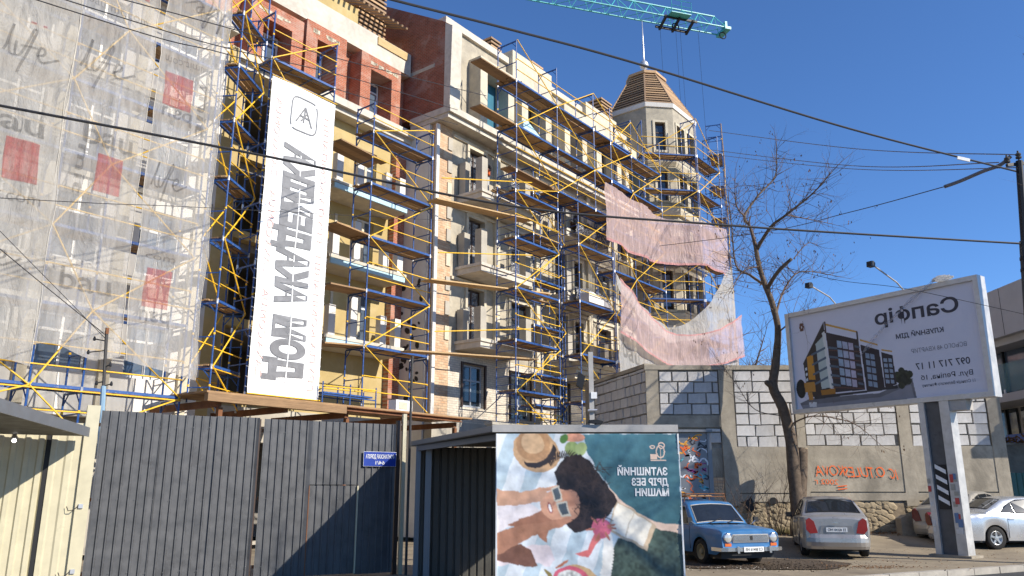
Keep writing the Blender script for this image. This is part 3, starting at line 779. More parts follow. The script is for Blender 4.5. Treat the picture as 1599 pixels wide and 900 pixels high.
# ================================================================== site platform under the scaffolding
pl = lthing('site_platform', 'brown timber and steel protection platform above the dark gate', 'platform', 17, 20, 0)
for i in range(7): boxo('platform_board', -5.6, 4.8, -1.3+i*.3, -1.3+i*.3+.28, 4.12, 4.17+.004*(i % 3), 'plank', pl)
m = MB().box(-1.0, 4.2, -1.38, -1.18, 3.98, 4.0).box(-1.0, 4.2, -1.38, -1.18, 4.085, 4.105).box(-1.0, 4.2, -1.29, -1.27, 4.0, 4.085); m.build('steel_beam', 'rust_beam', pl)
boxo('edge_beam', -5.6, -1.02, -1.37, -1.2, 3.9, 4.11, 'plank', pl)
for x in (-5.2, -3.1, -.9, 1.6, 4.0): boxo('bracket', x, x+.14, -1.15, 2.5, 3.8, 3.975, 'rust_beam', pl)
for x in (-5.1, -.8, 4.1): boxo('prop', x, x+.12, -1.1, -.98, 0, 3.79, 'rust_beam', pl)
st = lthing('trestle', 'low blue trestle with yellow rails lying on the site platform', 'trestle', 15.9, 19.7, 4.2)
for y in (0, .6):
    for x in (0, 1.1, 2.2): rod('post', (x, y, 0), (x, y, .75), .022, 'blue_steel', st)
    rod('rail', (0, y, .62), (2.2, y, .66), .022, 'yellow_steel', st); rod('rail', (0, y, .35), (2.2, y, .33), .022, 'blue_steel', st)
boxo('tray', .1, 2.1, .05, .55, .4, .45, 'blue_steel', st)
ac = lthing('white_box', 'small white appliance box on the site platform edge', 'box', 18.35, 19.0, 4.2)
boxo('casing', 0, .75, 0, .35, 0, .35, 'pvc_white', ac); boxo('grille', .12, .5, -.015, .0, .06, .29, 'plaster_light', ac)
# ================================================================== the tall banner
bx0, bx1, bz0, bz1, byy = 13.38, 15.9, 4.38, 14.35, 19.9
ban = lthing('advertising_banner', 'tall white banner with mirrored grey lettering hung on the scaffolding', 'banner', bx0, byy, bz0)
def bwave(x, z): return .035*math.sin(z*1.7+x*.8)*math.sin(x*1.1+.5) + .02*noise.noise(Vector((x*1.5, z*1.1, 3)))
m = MB(); nx, nz = 14, 50; W, Hh = bx1-bx0, bz1-bz0
for j in range(nz+1):
    for i in range(nx+1):
        x, z = W*i/nx, Hh*j/nz; m.v.append((x, bwave(x, z), z))
for j in range(nz):
    for i in range(nx): a = j*(nx+1)+i; m.f.append([a, a+1, a+nx+2, a+nx+1]); m.m.append(0)
m.build('cloth', 'banner_white', ban, smooth=True)
onb = lambda p: Vector((p.x, bwave(p.x, p.z)-.022, p.z))
m = MB(); letters(m, 'ДОМ', (.74, 0, .45), (0, 0, 1), (1, 0, 0), width=1.95, height=1.06, bold=.085, fn=onb)
letters(m, 'АКАДЕМІКА', (.72, 0, 2.75), (0, 0, 1), (1, 0, 0), width=5.2, height=1.06, bold=.085, fn=onb)
m.build('lettering', 'banner_ink', ban)
m = MB(); m.add([onb(Vector((1.27, 0, z))) + Vector((dx, -.004, 0)) for z in [i*.2 for i in range(2, 42)] for dx in (0, .035)], [(2*i, 2*i+1, 2*i+3, 2*i+2) for i in range(39)]); m.build('seam', 'banner_white', ban)
m = MB(); c = (1.28, 9.05); hs = .52
pts = []
for k in range(40):
    t = 2*math.pi*k/40; e = 5.
    pts.append((c[0]+hs*math.copysign(abs(math.cos(t))**(2/e), math.cos(t)), c[1]+hs*1.12*math.copysign(abs(math.sin(t))**(2/e), math.sin(t))))
inn = [(c[0]+(x-c[0])*.93, c[1]+(z-c[1])*.93) for x, z in pts]
m.add([onb(Vector((x, 0, z))) for x, z in pts+inn], [(i, (i+1) % 40, 40+(i+1) % 40, 40+i) for i in range(40) if i not in (4, 5, 24, 25)])
def stroke(m, a, b, w):
    a, b = Vector((a[0], 0, a[1])), Vector((b[0], 0, b[1])); d = (b-a).normalized(); s = Vector((-d.z, 0, d.x))*w/2
    m.add([onb(p) for p in (a-s, b-s, b+s, a+s)], [(0, 1, 2, 3)])
for a, b in (((-.3, -.28), (.02, .3)), ((.02, .3), (.32, -.34)), ((-.12, -.22), (.12, .12)), ((-.16, -.04), (.2, -.08)), ((-.02, -.25), (.02, .25))):
    stroke(m, (c[0]+a[0], c[1]+a[1]), (c[0]+b[0], c[1]+b[1]), .05)
m.build('emblem', 'banner_ink', ban)
m = MB()
for z in (.25, 5.0): letters(m, 'ГРУПА КОМПАНІЙ', (2.1, 0, z), (0, 0, 1), (1, 0, 0), width=4.3, height=.2, fn=onb)
for z, s, w in ((.5, 'ZAXA.COM.UA', 2.6), (3.6, 'ZAXA.COM.UA', 2.6), (6.7, 'ZAXA.COM.UA', 2.6)): letters(m, s, (.22, 0, z), (0, 0, 1), (1, 0, 0), width=w, height=.22, fn=onb)
m.build('small_lettering', 'banner_red', ban)
rod('edge_tube', (-.03, -.03, -.02), (W+.05, -.03, -.02), .02, 'yellow_steel', ban); rod('edge_tube', (-.03, -.03, Hh), (W+.05, -.03, Hh), .018, 'yellow_steel', ban)
for j in range(34):
    z = .15+j*.29
    for x, dx in ((0, -.07), (W, .06)): rod('tie', (x, -.01, z), (x+dx, .04, z+.03), .006, 'pvc_white', ban, 4)
# ================================================================== netting
def netsheet(name, label, path, ztop, zbot, mat, ns=50, nz=34, amp=.07, seed=0, hem=None, folds=1.0, group=None, wav=.09):
    """cloth hung along a path of facade points; ztop / zbot are functions of s in 0..1"""
    P = [Vector((x, y, 0)) for x, y in path]; ls = [0]
    for a, b in zip(P, P[1:]): ls.append(ls[-1]+(b-a).length)
    def at(s):
        L = s*ls[-1]
        for i in range(len(P)-1):
            if L <= ls[i+1]+1e-9:
                t = (L-ls[i])/(ls[i+1]-ls[i]); d = (P[i+1]-P[i]).normalized(); return P[i].lerp(P[i+1], t), Vector((d.y, -d.x, 0))
        d = (P[-1]-P[-2]).normalized(); return P[-1], Vector((d.y, -d.x, 0))
    o = lthing(name, label, 'netting', P[0].x, P[0].y, min(zbot(0), zbot(1)), group)
    base = Vector((P[0].x, P[0].y, min(zbot(0), zbot(1))))
    def pt(s, t):
        p, n = at(s); z0, z1 = zbot(s), ztop(s); z = z0+(z1-z0)*t; L = s*ls[-1]
        w = noise.noise(Vector((L*1.1*folds+seed, z*.22, seed)))*1.0 + .45*math.sin(L*4.3*folds+seed+.5*math.sin(z*.7)) * (0.4+.6*abs(math.sin(t*2.6+seed))) + .45*noise.noise(Vector((L*2.3+z*1.4, z*1.3-L, seed+7))) + .3*abs(noise.noise(Vector((L*3.1-z*.9, z*.8+L*.7, seed+19))))
        sh = wav*noise.noise(Vector((z*.55, seed*2.7, 0)))+wav*.4*noise.noise(Vector((z*1.9, seed*2.7, 5)))
        return p + n*(amp*w+.02) + Vector((sh, 0, z)) - base
    m = MB()
    for j in range(nz+1):
        for i in range(ns+1): m.v.append(tuple(pt(i/ns, j/nz)))
    for j in range(nz):
        for i in range(ns): a = j*(ns+1)+i; m.f.append([a, a+1, a+ns+2, a+ns+1]); m.m.append(0)
    m.build('cloth', mat, o, smooth=True)
    if hem:
        for e in ((0.0, .045), (.955, 1.0)) if hem[1] == 2 else ((0.0, .045),):
            hm = MB(); vs = [pt(i/ns, q)+Vector((0, -.006, 0)) for i in range(ns+1) for q in e]
            hm.add(vs, [(2*i, 2*i+2, 2*i+3, 2*i+1) for i in range(ns)]).build('hem', hem[0], o, smooth=True)
    return o, base, pt, ls[-1]
def edge_cord(o, pt, s, n=24):
    MB().tube([pt(s, j/n)+Vector((0, -.012, 0)) for j in range(n+1)], .009, 5).build('edge_cord', 'concrete_pale', o)
def script_word(mb, o, sx, sz, f=None, w=.05, flip=False):
    """the handwritten word 'life' as pen strokes"""
    st = [[(0, .1), (.12, .5), (.3, 1.5), (.2, .4), (.28, .05), (.42, .1)], [(.45, .75), (.42, .25), (.5, .08), (.62, .2)], [(.62, .2), (.85, .9), (1.0, 1.55), (1.08, 1.4), (.8, .2), (.6, -.7)], [(.6, .62), (1.2, .7)],
          [(1.15, .35), (1.42, .5), (1.45, .75), (1.3, .78), (1.2, .4), (1.35, .1), (1.6, .25), (2.0, .55)]]
    for q in st:
        pts = []
        for k in range(len(q)-1):
            for t in (0, .25, .5, .75):
                p0, p1, p2, p3 = q[max(k-1, 0)], q[k], q[k+1], q[min(k+2, len(q)-1)]
                pts.append(tuple(.5*((2*p1[c])+(-p0[c]+p2[c])*t+(2*p0[c]-5*p1[c]+4*p2[c]-p3[c])*t*t+(-p0[c]+3*p1[c]-3*p2[c]+p3[c])*t**3) for c in (0, 1)))
        pts.append(q[-1])
        for a, b in zip(pts, pts[1:]):
            d = Vector((b[0]-a[0], b[1]-a[1])); d = d.normalized() if d.length > 1e-6 else Vector((1, 0)); s = Vector((-d.y, d.x))*w
            vs = []
            for p, sg in ((a, -1), (b, -1), (b, 1), (a, 1)):
                u, v = p[0]*sx+s.x*sg*sx, p[1]*sz+s.y*sg*sz
                if flip: u, v = -u, -v
                vs.append(Vector((o[0]+u, 0, o[1]+v)))
            mb.add(vs, [(0, 1, 2, 3)])
NY = 19.9
n1, b1, f1, L1 = netsheet('scaffold_netting', 'dense grey netting sheet at the left edge with red square print', [(1.2, NY), (7.62, NY)], lambda s: 18.5, lambda s: 4.35+.2*math.sin(s*9), 'net_grey', 64, 90, .09, 1, group='grey printed netting')
n2, b2, f2, L2 = netsheet('scaffold_netting', 'thin grey netting sheet in the middle, windows showing through', [(7.58, NY+.03), (9.62, NY+.03)], lambda s: 18.5, lambda s: 4.95-.1*s+.1*math.sin(s*7), 'net_light', 36, 90, .07, 2, group='grey printed netting')
n3, b3, f3, L3 = netsheet('scaffold_netting', 'thin grey netting sheet nearest the narrow scaffolding bay', [(9.75, NY), (11.72, NY)], lambda s: 18.5, lambda s: 4.85-.3*s, 'net_light', 36, 90, .07, 3, group='grey printed netting')
for o, f, ss in ((n1, f1, (0.998,)), (n2, f2, (0.0, 1.0)), (n3, f3, (0.0, 1.0))):
    for s in ss: edge_cord(o, f, s, 40)
def prints(o, f, base, L, items):
    """flat print on a sheet: letters, words and squares in facade X,Z mapped to the cloth, each its own part"""
    def on(p):
        s = min(1, max(0, (p[0]-base.x)/L)); b0 = f(s, 0).z+base.z; t = (p[2]-b0)/(18.5-b0)
        q = f(s, max(0, min(1, t))); return (q.x, q.y-.015, q.z)
    for nm, mb, mat in items:
        mb.v = [on(v) for v in mb.v]; mb.build(nm, mat, o)
def qgrid(mb, x0, x1, z0, z1, n=6, sk=0.0):
    vs = []; fs = []
    for j in range(n+1):
        for i in range(n+1): vs.append((x0+(x1-x0)*i/n, 0, z0+(z1-z0)*j/n))
    for j in range(n):
        for i in range(n): a = j*(n+1)+i; fs.append((a, a+1, a+n+2, a+n+1))
    return mb.add(vs, fs)
X, Zv = (1, 0, 0), (0, 0, 1)
DK, RD = 'net_print_dark', 'net_print_red'
def WD(o, sx, sz, flip=False): m = MB(); script_word(m, o, sx, sz, flip=flip); return ('handwriting', m, DK)
def TX(s, o, adv, up, w, h, bold=0.0): return ('lettering', letters(MB(), s, (o[0], 0, o[1]), adv, up, width=w, height=h, bold=bold), DK)
def SQ(x0, x1, z0, z1, n=6): return ('square', qgrid(MB(), x0, x1, z0, z1, n), RD)
prints(n1, f1, b1, L1, [WD((6.02, 11.75), .62, .55), TX('bau', (5.75, 9.9), X, Zv, 1.45, .55, .02), SQ(6.4, 7.12, 8.7, 9.72), TX('baumit.com', (5.3, 8.2), X, Zv, 1.95, .3), WD((5.9, 6.6), .6, .5), SQ(6.55, 6.9, 12.75, 12.8, 1)])
prints(n2, f2, b2, L2, [WD((7.75, 12.1), .68, .6), TX('bau', (8.1, 10.2), X, Zv, 1.25, .6, .02), SQ(8.5, 9.15, 9.0, 10.0), TX('baumit.com', (7.75, 14.0), X, Zv, 1.6, .26), SQ(8.7, 9.3, 14.75, 15.5), TX('bau', (8.0, 6.4), X, Zv, 1.25, .55, .02), TX('mit', (8.02, 10.1), (0, 0, -1), X, 1.3, .28, .02)])
prints(n3, f3, b3, L3, [WD((11.5, 15.6), .62, .55, True), TX('baumit.com', (11.35, 13.55), (-1, 0, -.06), (0, 0, -1), 1.45, .26), SQ(9.98, 10.78, 12.0, 13.0), TX('bau', (10.85, 11.95), (-1, 0, 0), (0, 0, -1), .85, .42, .02), TX('mit', (11.0, 13.0), (0, 0, -1), X, 1.6, .36, .02),
    WD((9.95, 9.55), .5, .5), SQ(10.1, 10.78, 6.3, 7.35), TX('bau', (10.85, 6.2), (-1, 0, 0), (0, 0, -1), .8, .42, .02), TX('com', (10.0, 7.6), X, Zv, .8, .2)])
# pink and white nets round the turret end
RP1 = [(30.7, 18.25), (34.0, 18.3), (36.8, 18.45), (39.2, 17.1), (42.0, 17.05)]
sm = lambda s: s*s*(3-2*s)
netsheet('pink_netting', 'topmost pink netting swag below the turret windows', RP1, lambda s: 15.8-.3*math.sin(s*math.pi)+.3*s, lambda s: 12.95-.25*math.sin(s*math.pi*2)*.6+.3*s, 'net_red', 70, 22, .16, 5, hem=('net_red_hem', 1), folds=.6, wav=.02, group='pink netting round the turret')
netsheet('white_netting', 'white netting swag hanging between two pink swags', [(31.2, 18.2), (34.0, 18.25), (36.8, 18.4), (39.2, 17.05), (42.2, 17.0)], lambda s: 11.4-1.6*math.sin(s*math.pi)+2.5*sm(max(0, (s-.5)/.5)), lambda s: 10.9-1.9*math.sin(s*math.pi), 'net_white', 70, 16, .10, 8, folds=.9, wav=.02)
netsheet('pink_netting', 'lower pink netting swag above the block wall', [(31.0, 17.8), (34.0, 17.85), (36.7, 17.95), (39.1, 16.65), (42.0, 16.6)], lambda s: 11.1-1.75*math.sin(s*math.pi), lambda s: 8.55-1.0*math.sin(s*math.pi)+.2*s, 'net_red', 70, 22, .16, 11, hem=('net_red_hem', 2), folds=.6, wav=.02, group='pink netting round the turret')
n6, b6, f6, L6 = netsheet('white_netting', 'lowest white netting with dark print just above the block wall', [(31.2, 18.1), (34.0, 18.15), (36.8, 18.3), (39.2, 16.95), (42.0, 16.9)], lambda s: 8.9-1.0*math.sin(s*math.pi)+.3*s, lambda s: 5.4, 'net_white', 60, 16, .08, 14)
def on6(p): s = min(1, max(0, p.x)); return f6(s, max(0, min(1, p.z)))+Vector((0, -.02, 0))
for nm, d, mt in (('lettering', letters(MB(), 'bau', (.03, 0, .66), (1, 0, -.3), (0, 0, 1), width=.14, height=.26, bold=.03), DK), ('lettering', letters(MB(), 'bau', (.74, 0, .5), (1, 0, .4), (0, 0, 1), width=.18, height=.25, bold=.03), DK), ('square', qgrid(MB(), .07, .19, .18, .5), RD)):
    d.v = [tuple(on6(Vector(v))) for v in d.v]; d.build(nm, mt, n6)
netsheet('pink_netting', 'narrow pink netting flap blowing at the outer turret corner', [(42.0, 17.0), (43.1, 17.4)], lambda s: 11.3-.9*s, lambda s: 8.0-.5*s, 'net_red', 14, 20, .12, 17, group='pink netting round the turret')
# dark film wrapped round balcony loads
for i, (x, z, lab) in enumerate(((29.9, 13.2, 'upper'), (29.8, 9.95, 'lower'))):
    m = MB(); nu, nv = 26, 12
    for j in range(nv+1):
        for k in range(nu+1):
            u, t = k/nu*3.0, j/nv*math.pi
            rr = .5+.16*noise.noise(Vector((u*2.1, t*2, i*9)))+.10*noise.noise(Vector((u*5, t*4.5, i*5)))
            m.v.append((u, -.35-rr*.45*math.sin(t), .45-rr*.9*math.cos(t)*(1-.15*abs(u-1.5))))
    for j in range(nv):
        for k in range(nu): a = j*(nu+1)+k; m.f.append([a, a+1, a+nu+2, a+nu+1]); m.m.append(0)
    o = lthing('plastic_film', 'dark crumpled plastic film draped over the %s balcony edge' % lab, 'plastic film', x, 19.95, z)
    m.build('film', 'film_dark', o, smooth=True)
o = lthing('foam_board', 'white foam board lying on the laddered scaffolding deck', 'board', 29.6, 18.6, 9.85)
MB().prism([(0, 0), (2.0, 0), (2.0, .1), (.35, .5), (0, .45)], 0, .5, 'y').build('board', 'insulation_white', o)
o = lthing('foam_board', 'pale blue foam board on the attic scaffolding by the teal opening', 'board', 25.3, 19.0, 16.5)
MB().prism([(0, 0), (1.5, 0), (1.5, .15), (.2, .75), (0, .6)], 0, .35, 'y').build('board', 'insulation_blue', o)
# ================================================================== street-side fences
FA = Vector((-7.43, 14.4, 0)); FD = Vector((5.05, 3.1, 0)).normalized(); FRZ = math.atan2(FD.y, FD.x)
def corr(m, s0, s1, z0, z1, per=.145, dep=.028, y=0.0, mi=0, ztop=None, wide=False):
    """trapezoidal sheet between s0 and s1 (local x), ribs vertical, outer face at y"""
    prof = [(0, 0), (.13, 0), (.25, 1), (.88, 1)] if not wide else [(0, 0), (.30, 0), (.42, 1), (.86, 1), (.98, 0)]
    pts = []; s = s0
    while s < s1-1e-6:
        for f, d in prof:
            x = s+f*per
            if x <= s1: pts.append((x, y+d*dep))
        s += per
    pts.append((s1, y))
    zt = ztop or (lambda x: z1)
    for (x0, y0), (x1, y1) in zip(pts, pts[1:]):
        if x1-x0 < 1e-6: continue
        m.add([(x0, y0, z0), (x1, y1, z0), (x1, y1, zt(x1)), (x0, y0, zt(x0))], [(0, 1, 2, 3)], mi)
    return m
gate = thing('gate', 'tall dark grey ribbed metal gate with a small wicket door', 'gate', FA, FRZ)
lf1 = link('gate_leaf', None, gate)
for a, b, dz, dy in ((.10, 1.115, .0, .0), (1.1, 2.115, -.018, .006), (2.1, 2.90, -.006, .0)):
    q = corr(MB(), a, b, .05, 3.08+dz, y=dy).build('leaf_sheet', 'fence_dark', lf1); q.rotation_euler = (random.uniform(-.002, .002), 0, 0)
sc = MB()
for x in [.2+.29*i for i in range(19)]:
    for z in (.28, 1.53, 2.83): sc.lathe([(.0, -.008), (.006, -.006), (.006, .0)], 6, 'y', (x+.02, -.001, z+random.uniform(-.02, .02)))
sc.build('screws', 'sheet_grey', gate)['kind'] = 'stuff'
lf = link('gate_leaf', None, gate)
w0, w1 = 3.98, 4.98
m = corr(MB(), 2.99, w0-.012, .05, 3.06); corr(m, w1+.012, 5.80, .05, 3.06); corr(m, w0-.012, w1+.012, 1.80, 3.06)
m.build('leaf_sheet', 'fence_dark', lf)
m = corr(MB(), w0, w1, .07, 1.785, y=.006); wd = m.build('wicket_door', 'fence_dark', lf)
boxo('door_edge', w1-.004, w1+.022, -.012, .03, .07, 1.78, 'fence_cream', lf); boxo('door_edge', w0-.02, w0-.002, -.004, .03, .07, 1.78, 'rust_beam', lf)
for x0, x1 in ((.08, 2.92), (2.97, 5.82)):
    for z in (.25, 1.5, 2.8): boxo('gate_rail', x0, x1, .046, .09, z, z+.06, 'rust_beam', gate)
boxo('gate_stile', 2.90, 2.935, .03, .06, .04, 3.05, 'frame_brown', gate)
boxo('gate_post', 5.83, 5.92, .02, .12, 0, 3.15, 'frame_brown', gate); boxo('gate_post', 5.97, 6.05, .02, .1, 0, 3.3, 'fence_cream', gate)
sg = thing('street_sign', 'small blue street name plate on the dark gate', 'sign', FA+FD*5.08+Vector((0, 0, 2.18))+Vector((FD.y, -FD.x, 0))*.02, FRZ)
boxo('plate', 0, .72, -.012, 0, 0, .29, 'sign_blue', sg); boxo('plate_edge', -.006, .726, -.008, .004, -.006, .296, 'white_paint', sg)
m = MB(); letters(m, 'ФОНТАНСКАЯ ДОРОГА', (.68, -.016, .155), (-1, 0, 0), (0, 0, 1), width=.64, height=.085, bold=.02); letters(m, '64/1', (.46, -.016, .035), (-1, 0, 0), (0, 0, 1), width=.2, height=.075, bold=.01)
m.build('lettering', 'white_paint', sg)
fc = thing('fence', 'cream ribbed metal fence with a dark joint under the grey canopy', 'fence', FA, FRZ)
corr(MB(), -4.2, -.70, .03, 2.95, per=.2, dep=.03, wide=True).build('fence_sheet', 'fence_cream', fc)
corr(MB(), -.62, -.12, .03, 2.84, per=.25, dep=.02, wide=True).build('fence_sheet', 'fence_cream', fc)
boxo('fence_post', -.14, .07, -.03, .12, 0, 3.16, 'fence_cream', fc)
boxo('joint_post', -.70, -.62, .02, .08, 0, 2.9, 'black', fc)
for z in (.4, 1.4, 2.6): boxo('fence_rail', -4.2, -.1, .04, .09, z, z+.06, 'rust_beam', fc)
for z in (1.42, .35):
    MB().tube([(-.10, -.045, z), (-.16, -.07, z-.06), (-.24, -.06, z-.07), (-.27, -.045, z)], .008, 5).build('wire_tie', 'cable', fc); boxo('lug', -.09, -.02, -.06, -.031, z-.03, z+.04, 'galv', fc)
boxo('paper_scrap', -1.62, -1.45, -.005, -.001, 1.62, 1.76, 'white_paint', fc)
can = thing('canopy', 'grey sheet metal canopy over the cream fence at left', 'canopy', (-9, 12, 0))
cpl = [(1.62, 2.1), (2.95, -2.6), (-1.4, -2.6), (-3.2, -.4)]
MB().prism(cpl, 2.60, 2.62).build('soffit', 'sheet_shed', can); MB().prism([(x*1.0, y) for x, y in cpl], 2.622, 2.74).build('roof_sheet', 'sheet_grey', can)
a_, b_ = Vector((1.64, 2.12, 2.67)), Vector((2.97, -2.6, 2.67)); MB().bar(a_, b_, .02, .16).build('fascia', 'sheet_grey', can)
for x, y in ((2.55, -2.3), (-1.2, -2.3)): boxo('canopy_post', x, x+.09, y, y+.09, 0, 2.6, 'sheet_grey', can)
lm = thing('bulkhead_lamp', 'small lit white lamp under the grey canopy', 'lamp', FA+FD*-1.18+Vector((FD.y, -FD.x, 0))*.25+Vector((0, 0, 2.52)), FRZ)
MB().lathe([(.01, -.04), (.05, -.02), (.055, .03), (.03, .06), (.02, .16)], 10).build('fitting', 'galv', lm, smooth=True)
D['lamp_glow'] = plain((1, .97, .9), .5, emit=4.0)
MB().lathe([(.005, -.06), (.028, -.05), (.035, -.02), (.02, .0)], 10, c=(0, -.045, 0)).build('bulb', 'lamp_glow', lm, smooth=True)
pp = thing('pipe_post', 'thin dark steel pipe standing at the gate edge', 'post', (-2.18, 17.35, 0))
MB().tube([(0, 0, 0), (.0, 0, 4.5)], .028, 8).build('pipe', 'pole_dark', pp); MB().tube([(0, 0, 4.5), (0, 0, 4.53)], .036, 8).build('pipe_cap', 'pole_dark', pp)
# ================================================================== site hut with the poster
K = [(-.22, 13.0), (2.56, 13.0), (2.2, 17.6), (-1.98, 17.0)]
hut = thing('site_shelter', 'open grey metal shelter with flat roof and ribbed back wall behind the picnic poster', 'shelter', (0, 15, 0))
kv = [Vector((x, y-15, 0)) for x, y in K]
for i, nm in ((0, 'front_panel'), (2, 'back_wall')):
    a, b = kv[i], kv[(i+1) % 4]; L = (b-a).length; d = (b-a)/L
    m = corr(MB(), .0, L, 0, 2.56, per=.155, dep=.03); o = m.build(nm, 'sheet_shed', hut, a); o.rotation_euler = (0, 0, math.atan2(d.y, d.x))
for i in range(4):
    p = kv[i]+Vector((.05 if i in (0, 3) else -.05, .06 if i < 2 else -.09, 0)); boxo('corner_post', p.x-.05, p.x+.05, p.y-.05, p.y+.05, 0, 2.58, 'sheet_grey', hut)
p = kv[3]+Vector((.28, -.25, 0)); boxo('corner_post', p.x-.06, p.x+.06, p.y-.06, p.y+.06, 0, 2.58, 'sheet_grey', hut)
for q in (0, 1):
    a, b = (kv[0], kv[3]) if q == 0 else (kv[1], kv[2]); MB().bar(a+Vector((.05, .1, 2.53)), b+Vector((.05, -.1, 2.53)), .08, .1).build('roof_beam', 'sheet_grey', hut)
ov = [(-.30, 12.86), (2.62, 12.86), (2.4, 17.9), (-2.14, 17.2)]
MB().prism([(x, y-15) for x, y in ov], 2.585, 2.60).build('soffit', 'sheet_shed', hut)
MB().prism([(x, y-15) for x, y in ov], 2.602, 2.69).build('roof', 'sheet_grey', hut)
a = Vector((-.42, -2.15, 2.59)); b = Vector((2.68, -2.15, 2.59))
MB().box(-.31, 2.63, -2.162, -2.142, 2.585, 2.70).build('fascia', 'pole_grey', hut)
fl = thing('flood_lamp', 'small dark flood lamp on the shelter roof edge', 'lamp', (1.32, 12.86, 2.70))
MB().tube([(0, 0, 0), (0, -.03, .06)], .012, 5).build('bracket', 'black', fl)
MB().prism([(-.12, -.02), (.1, -.045), (.13, .0), (.02, .03), (-.1, .02)], -.07, .05, 'y').build('lamp_head', 'black', fl, (0, 0, .05))
# poster print ---------------------------------------------------------------
import numpy as np
def srgb(c): c = np.asarray(c, float)/255.; return np.where(c <= .04045, c/12.92, ((c+.055)/1.055)**2.4)
class Paint:
    def __init__(s, x0, x1, y0, y1, nx, ny):
        s.X, s.Y = np.meshgrid(np.linspace(x0, x1, nx), np.linspace(y0, y1, ny)); s.nx, s.ny = nx, ny
        s.C = np.ones((ny, nx, 3)); rng = np.random.RandomState(3)
        def sm(k):
            g = rng.rand(ny//k+3, nx//k+3); yy = np.arange(ny)/k; xx = np.arange(nx)/k
            yi, xi = yy.astype(int), xx.astype(int); fy, fx = (yy-yi)[:, None], (xx-xi)[None, :]
            g00, g01, g10, g11 = g[yi][:, xi], g[yi][:, xi+1], g[yi+1][:, xi], g[yi+1][:, xi+1]
            return (g00*(1-fx)+g01*fx)*(1-fy)+(g10*(1-fx)+g11*fx)*fy
        s.N1, s.N2, s.N0 = sm(12)-.5, sm(4)-.5, rng.rand(ny, nx)-.5
    def poly(s, pts):
        r = np.zeros_like(s.X, bool); n = len(pts)
        for i in range(n):
            (x0, y0), (x1, y1) = pts[i], pts[(i+1) % n]
            if y0 == y1: continue
            c = ((y0 > s.Y) != (y1 > s.Y)) & (s.X < (x1-x0)*(s.Y-y0)/(y1-y0)+x0); r ^= c
        return r
    def ell(s, cx, cy, rx, ry, a=0.0):
        c, q = math.cos(a), math.sin(a); dx, dy = s.X-cx, s.Y-cy
        return ((dx*c+dy*q)/rx)**2+((-dx*q+dy*c)/ry)**2 < 1
    def put(s, mask, c, v=.0, v2=0.0, grad=None):
        col = np.array(srgb(c))[None, None, :]*(1+v*s.N1+v2*s.N2)[..., None]
        if grad is not None: col = col*grad[..., None]
        s.C = np.where(mask[..., None], np.clip(col, 0, 1), s.C)
    def build(s, name, mat, parent, fn, smooth=True):
        me = bpy.data.meshes.new(name); nx, ny = s.nx, s.ny
        vs = [fn(i/(nx-1), 1-j/(ny-1)) for j in range(ny) for i in range(nx)]
        fs = [(j*nx+i, (j+1)*nx+i, (j+1)*nx+i+1, j*nx+i+1) for j in range(ny-1) for i in range(nx-1)]
        me.from_pydata(vs, [], fs); at = me.color_attributes.new('Col', 'FLOAT_COLOR', 'POINT')
        c = np.ones((ny*nx, 4), np.float32); c[:, :3] = s.C.reshape(-1, 3); at.data.foreach_set('color', c.ravel())
        me.materials.append(M(mat)); me.polygons.foreach_set('use_smooth', [True]*len(me.polygons)); me.update()
        return link(name, me, parent)
D['poster_print'] = print_mat(.38, spec=.45)
D['board_print'] = print_mat(.5, spec=.3)
pt = Paint(72, 1035, 128, 965, 330, 286)
pt.X0, pt.Y0 = pt.X, pt.Y
pt.X = pt.X+12*pt.N1+2.5*pt.N2; pt.Y = pt.Y+12*np.roll(pt.N1, 40, 1)+2.5*np.roll(pt.N2, 17, 0)
st = ((pt.X*.86+pt.Y*.32) % 150)
pt.put(st > -1, (222, 228, 230), .12); pt.put(st < 70, (184, 204, 212), .15)
pt.put(pt.poly([(1035, 645), (900, 608), (700, 660), (645, 770), (632, 900), (610, 965), (1035, 965)]), (66, 84, 74), .5, .8)
for k in range(60):
    x, y = 640-12*math.sin(k*1.7)-max(0, (740-k*5-600))*-.2, 650+k*5.3
    pt.put(pt.ell(650-(y-650)*.09+14*math.sin(k*2.1), y, 20, 9, k), (232, 228, 218), .2)
pt.put(pt.poly([(660, 400), (800, 520), (905, 575), (1035, 590), (1035, 648), (900, 610), (770, 545), (680, 470)]), (238, 200, 172), .05)
tl = pt.poly([(528, 128), (552, 220), (600, 325), (690, 438), (800, 535), (900, 583), (1035, 598), (1035, 128)])
pt.put(tl, (60, 112, 122), .12, 0, 1+.55*np.clip((300-pt.Y)/200, 0, 1)*np.exp(-((pt.X-690)/170)**2))
pt.put(pt.ell(282, 222, 127, 104, .5), (206, 160, 108), .15, .15); pt.put(pt.ell(268, 190, 92, 84, .5), (190, 140, 88), .15, .2)
pt.put(pt.ell(300, 238, 92, 60, -.55) & ~pt.ell(284, 212, 92, 62, -.55), (52, 44, 46)); pt.put(pt.ell(262, 180, 62, 54, .4), (222, 178, 126), .1, .12)
pt.put(pt.ell(470, 205, 36, 38), (150, 172, 96), .3, .2); pt.put(pt.ell(521, 205, 30, 34), (168, 186, 110), .3); pt.put(pt.ell(480, 146, 60, 24), (226, 150, 112), .4, .3); pt.put(pt.ell(428, 152, 22, 28, .6), (90, 140, 60), .3)
pt.put(pt.poly([(375, 330), (430, 250), (480, 240), (520, 232), (555, 262), (600, 330), (690, 445), (705, 475), (665, 540), (600, 590), (545, 622), (480, 632), (430, 590), (400, 450)]), (48, 36, 34), .5, .6)
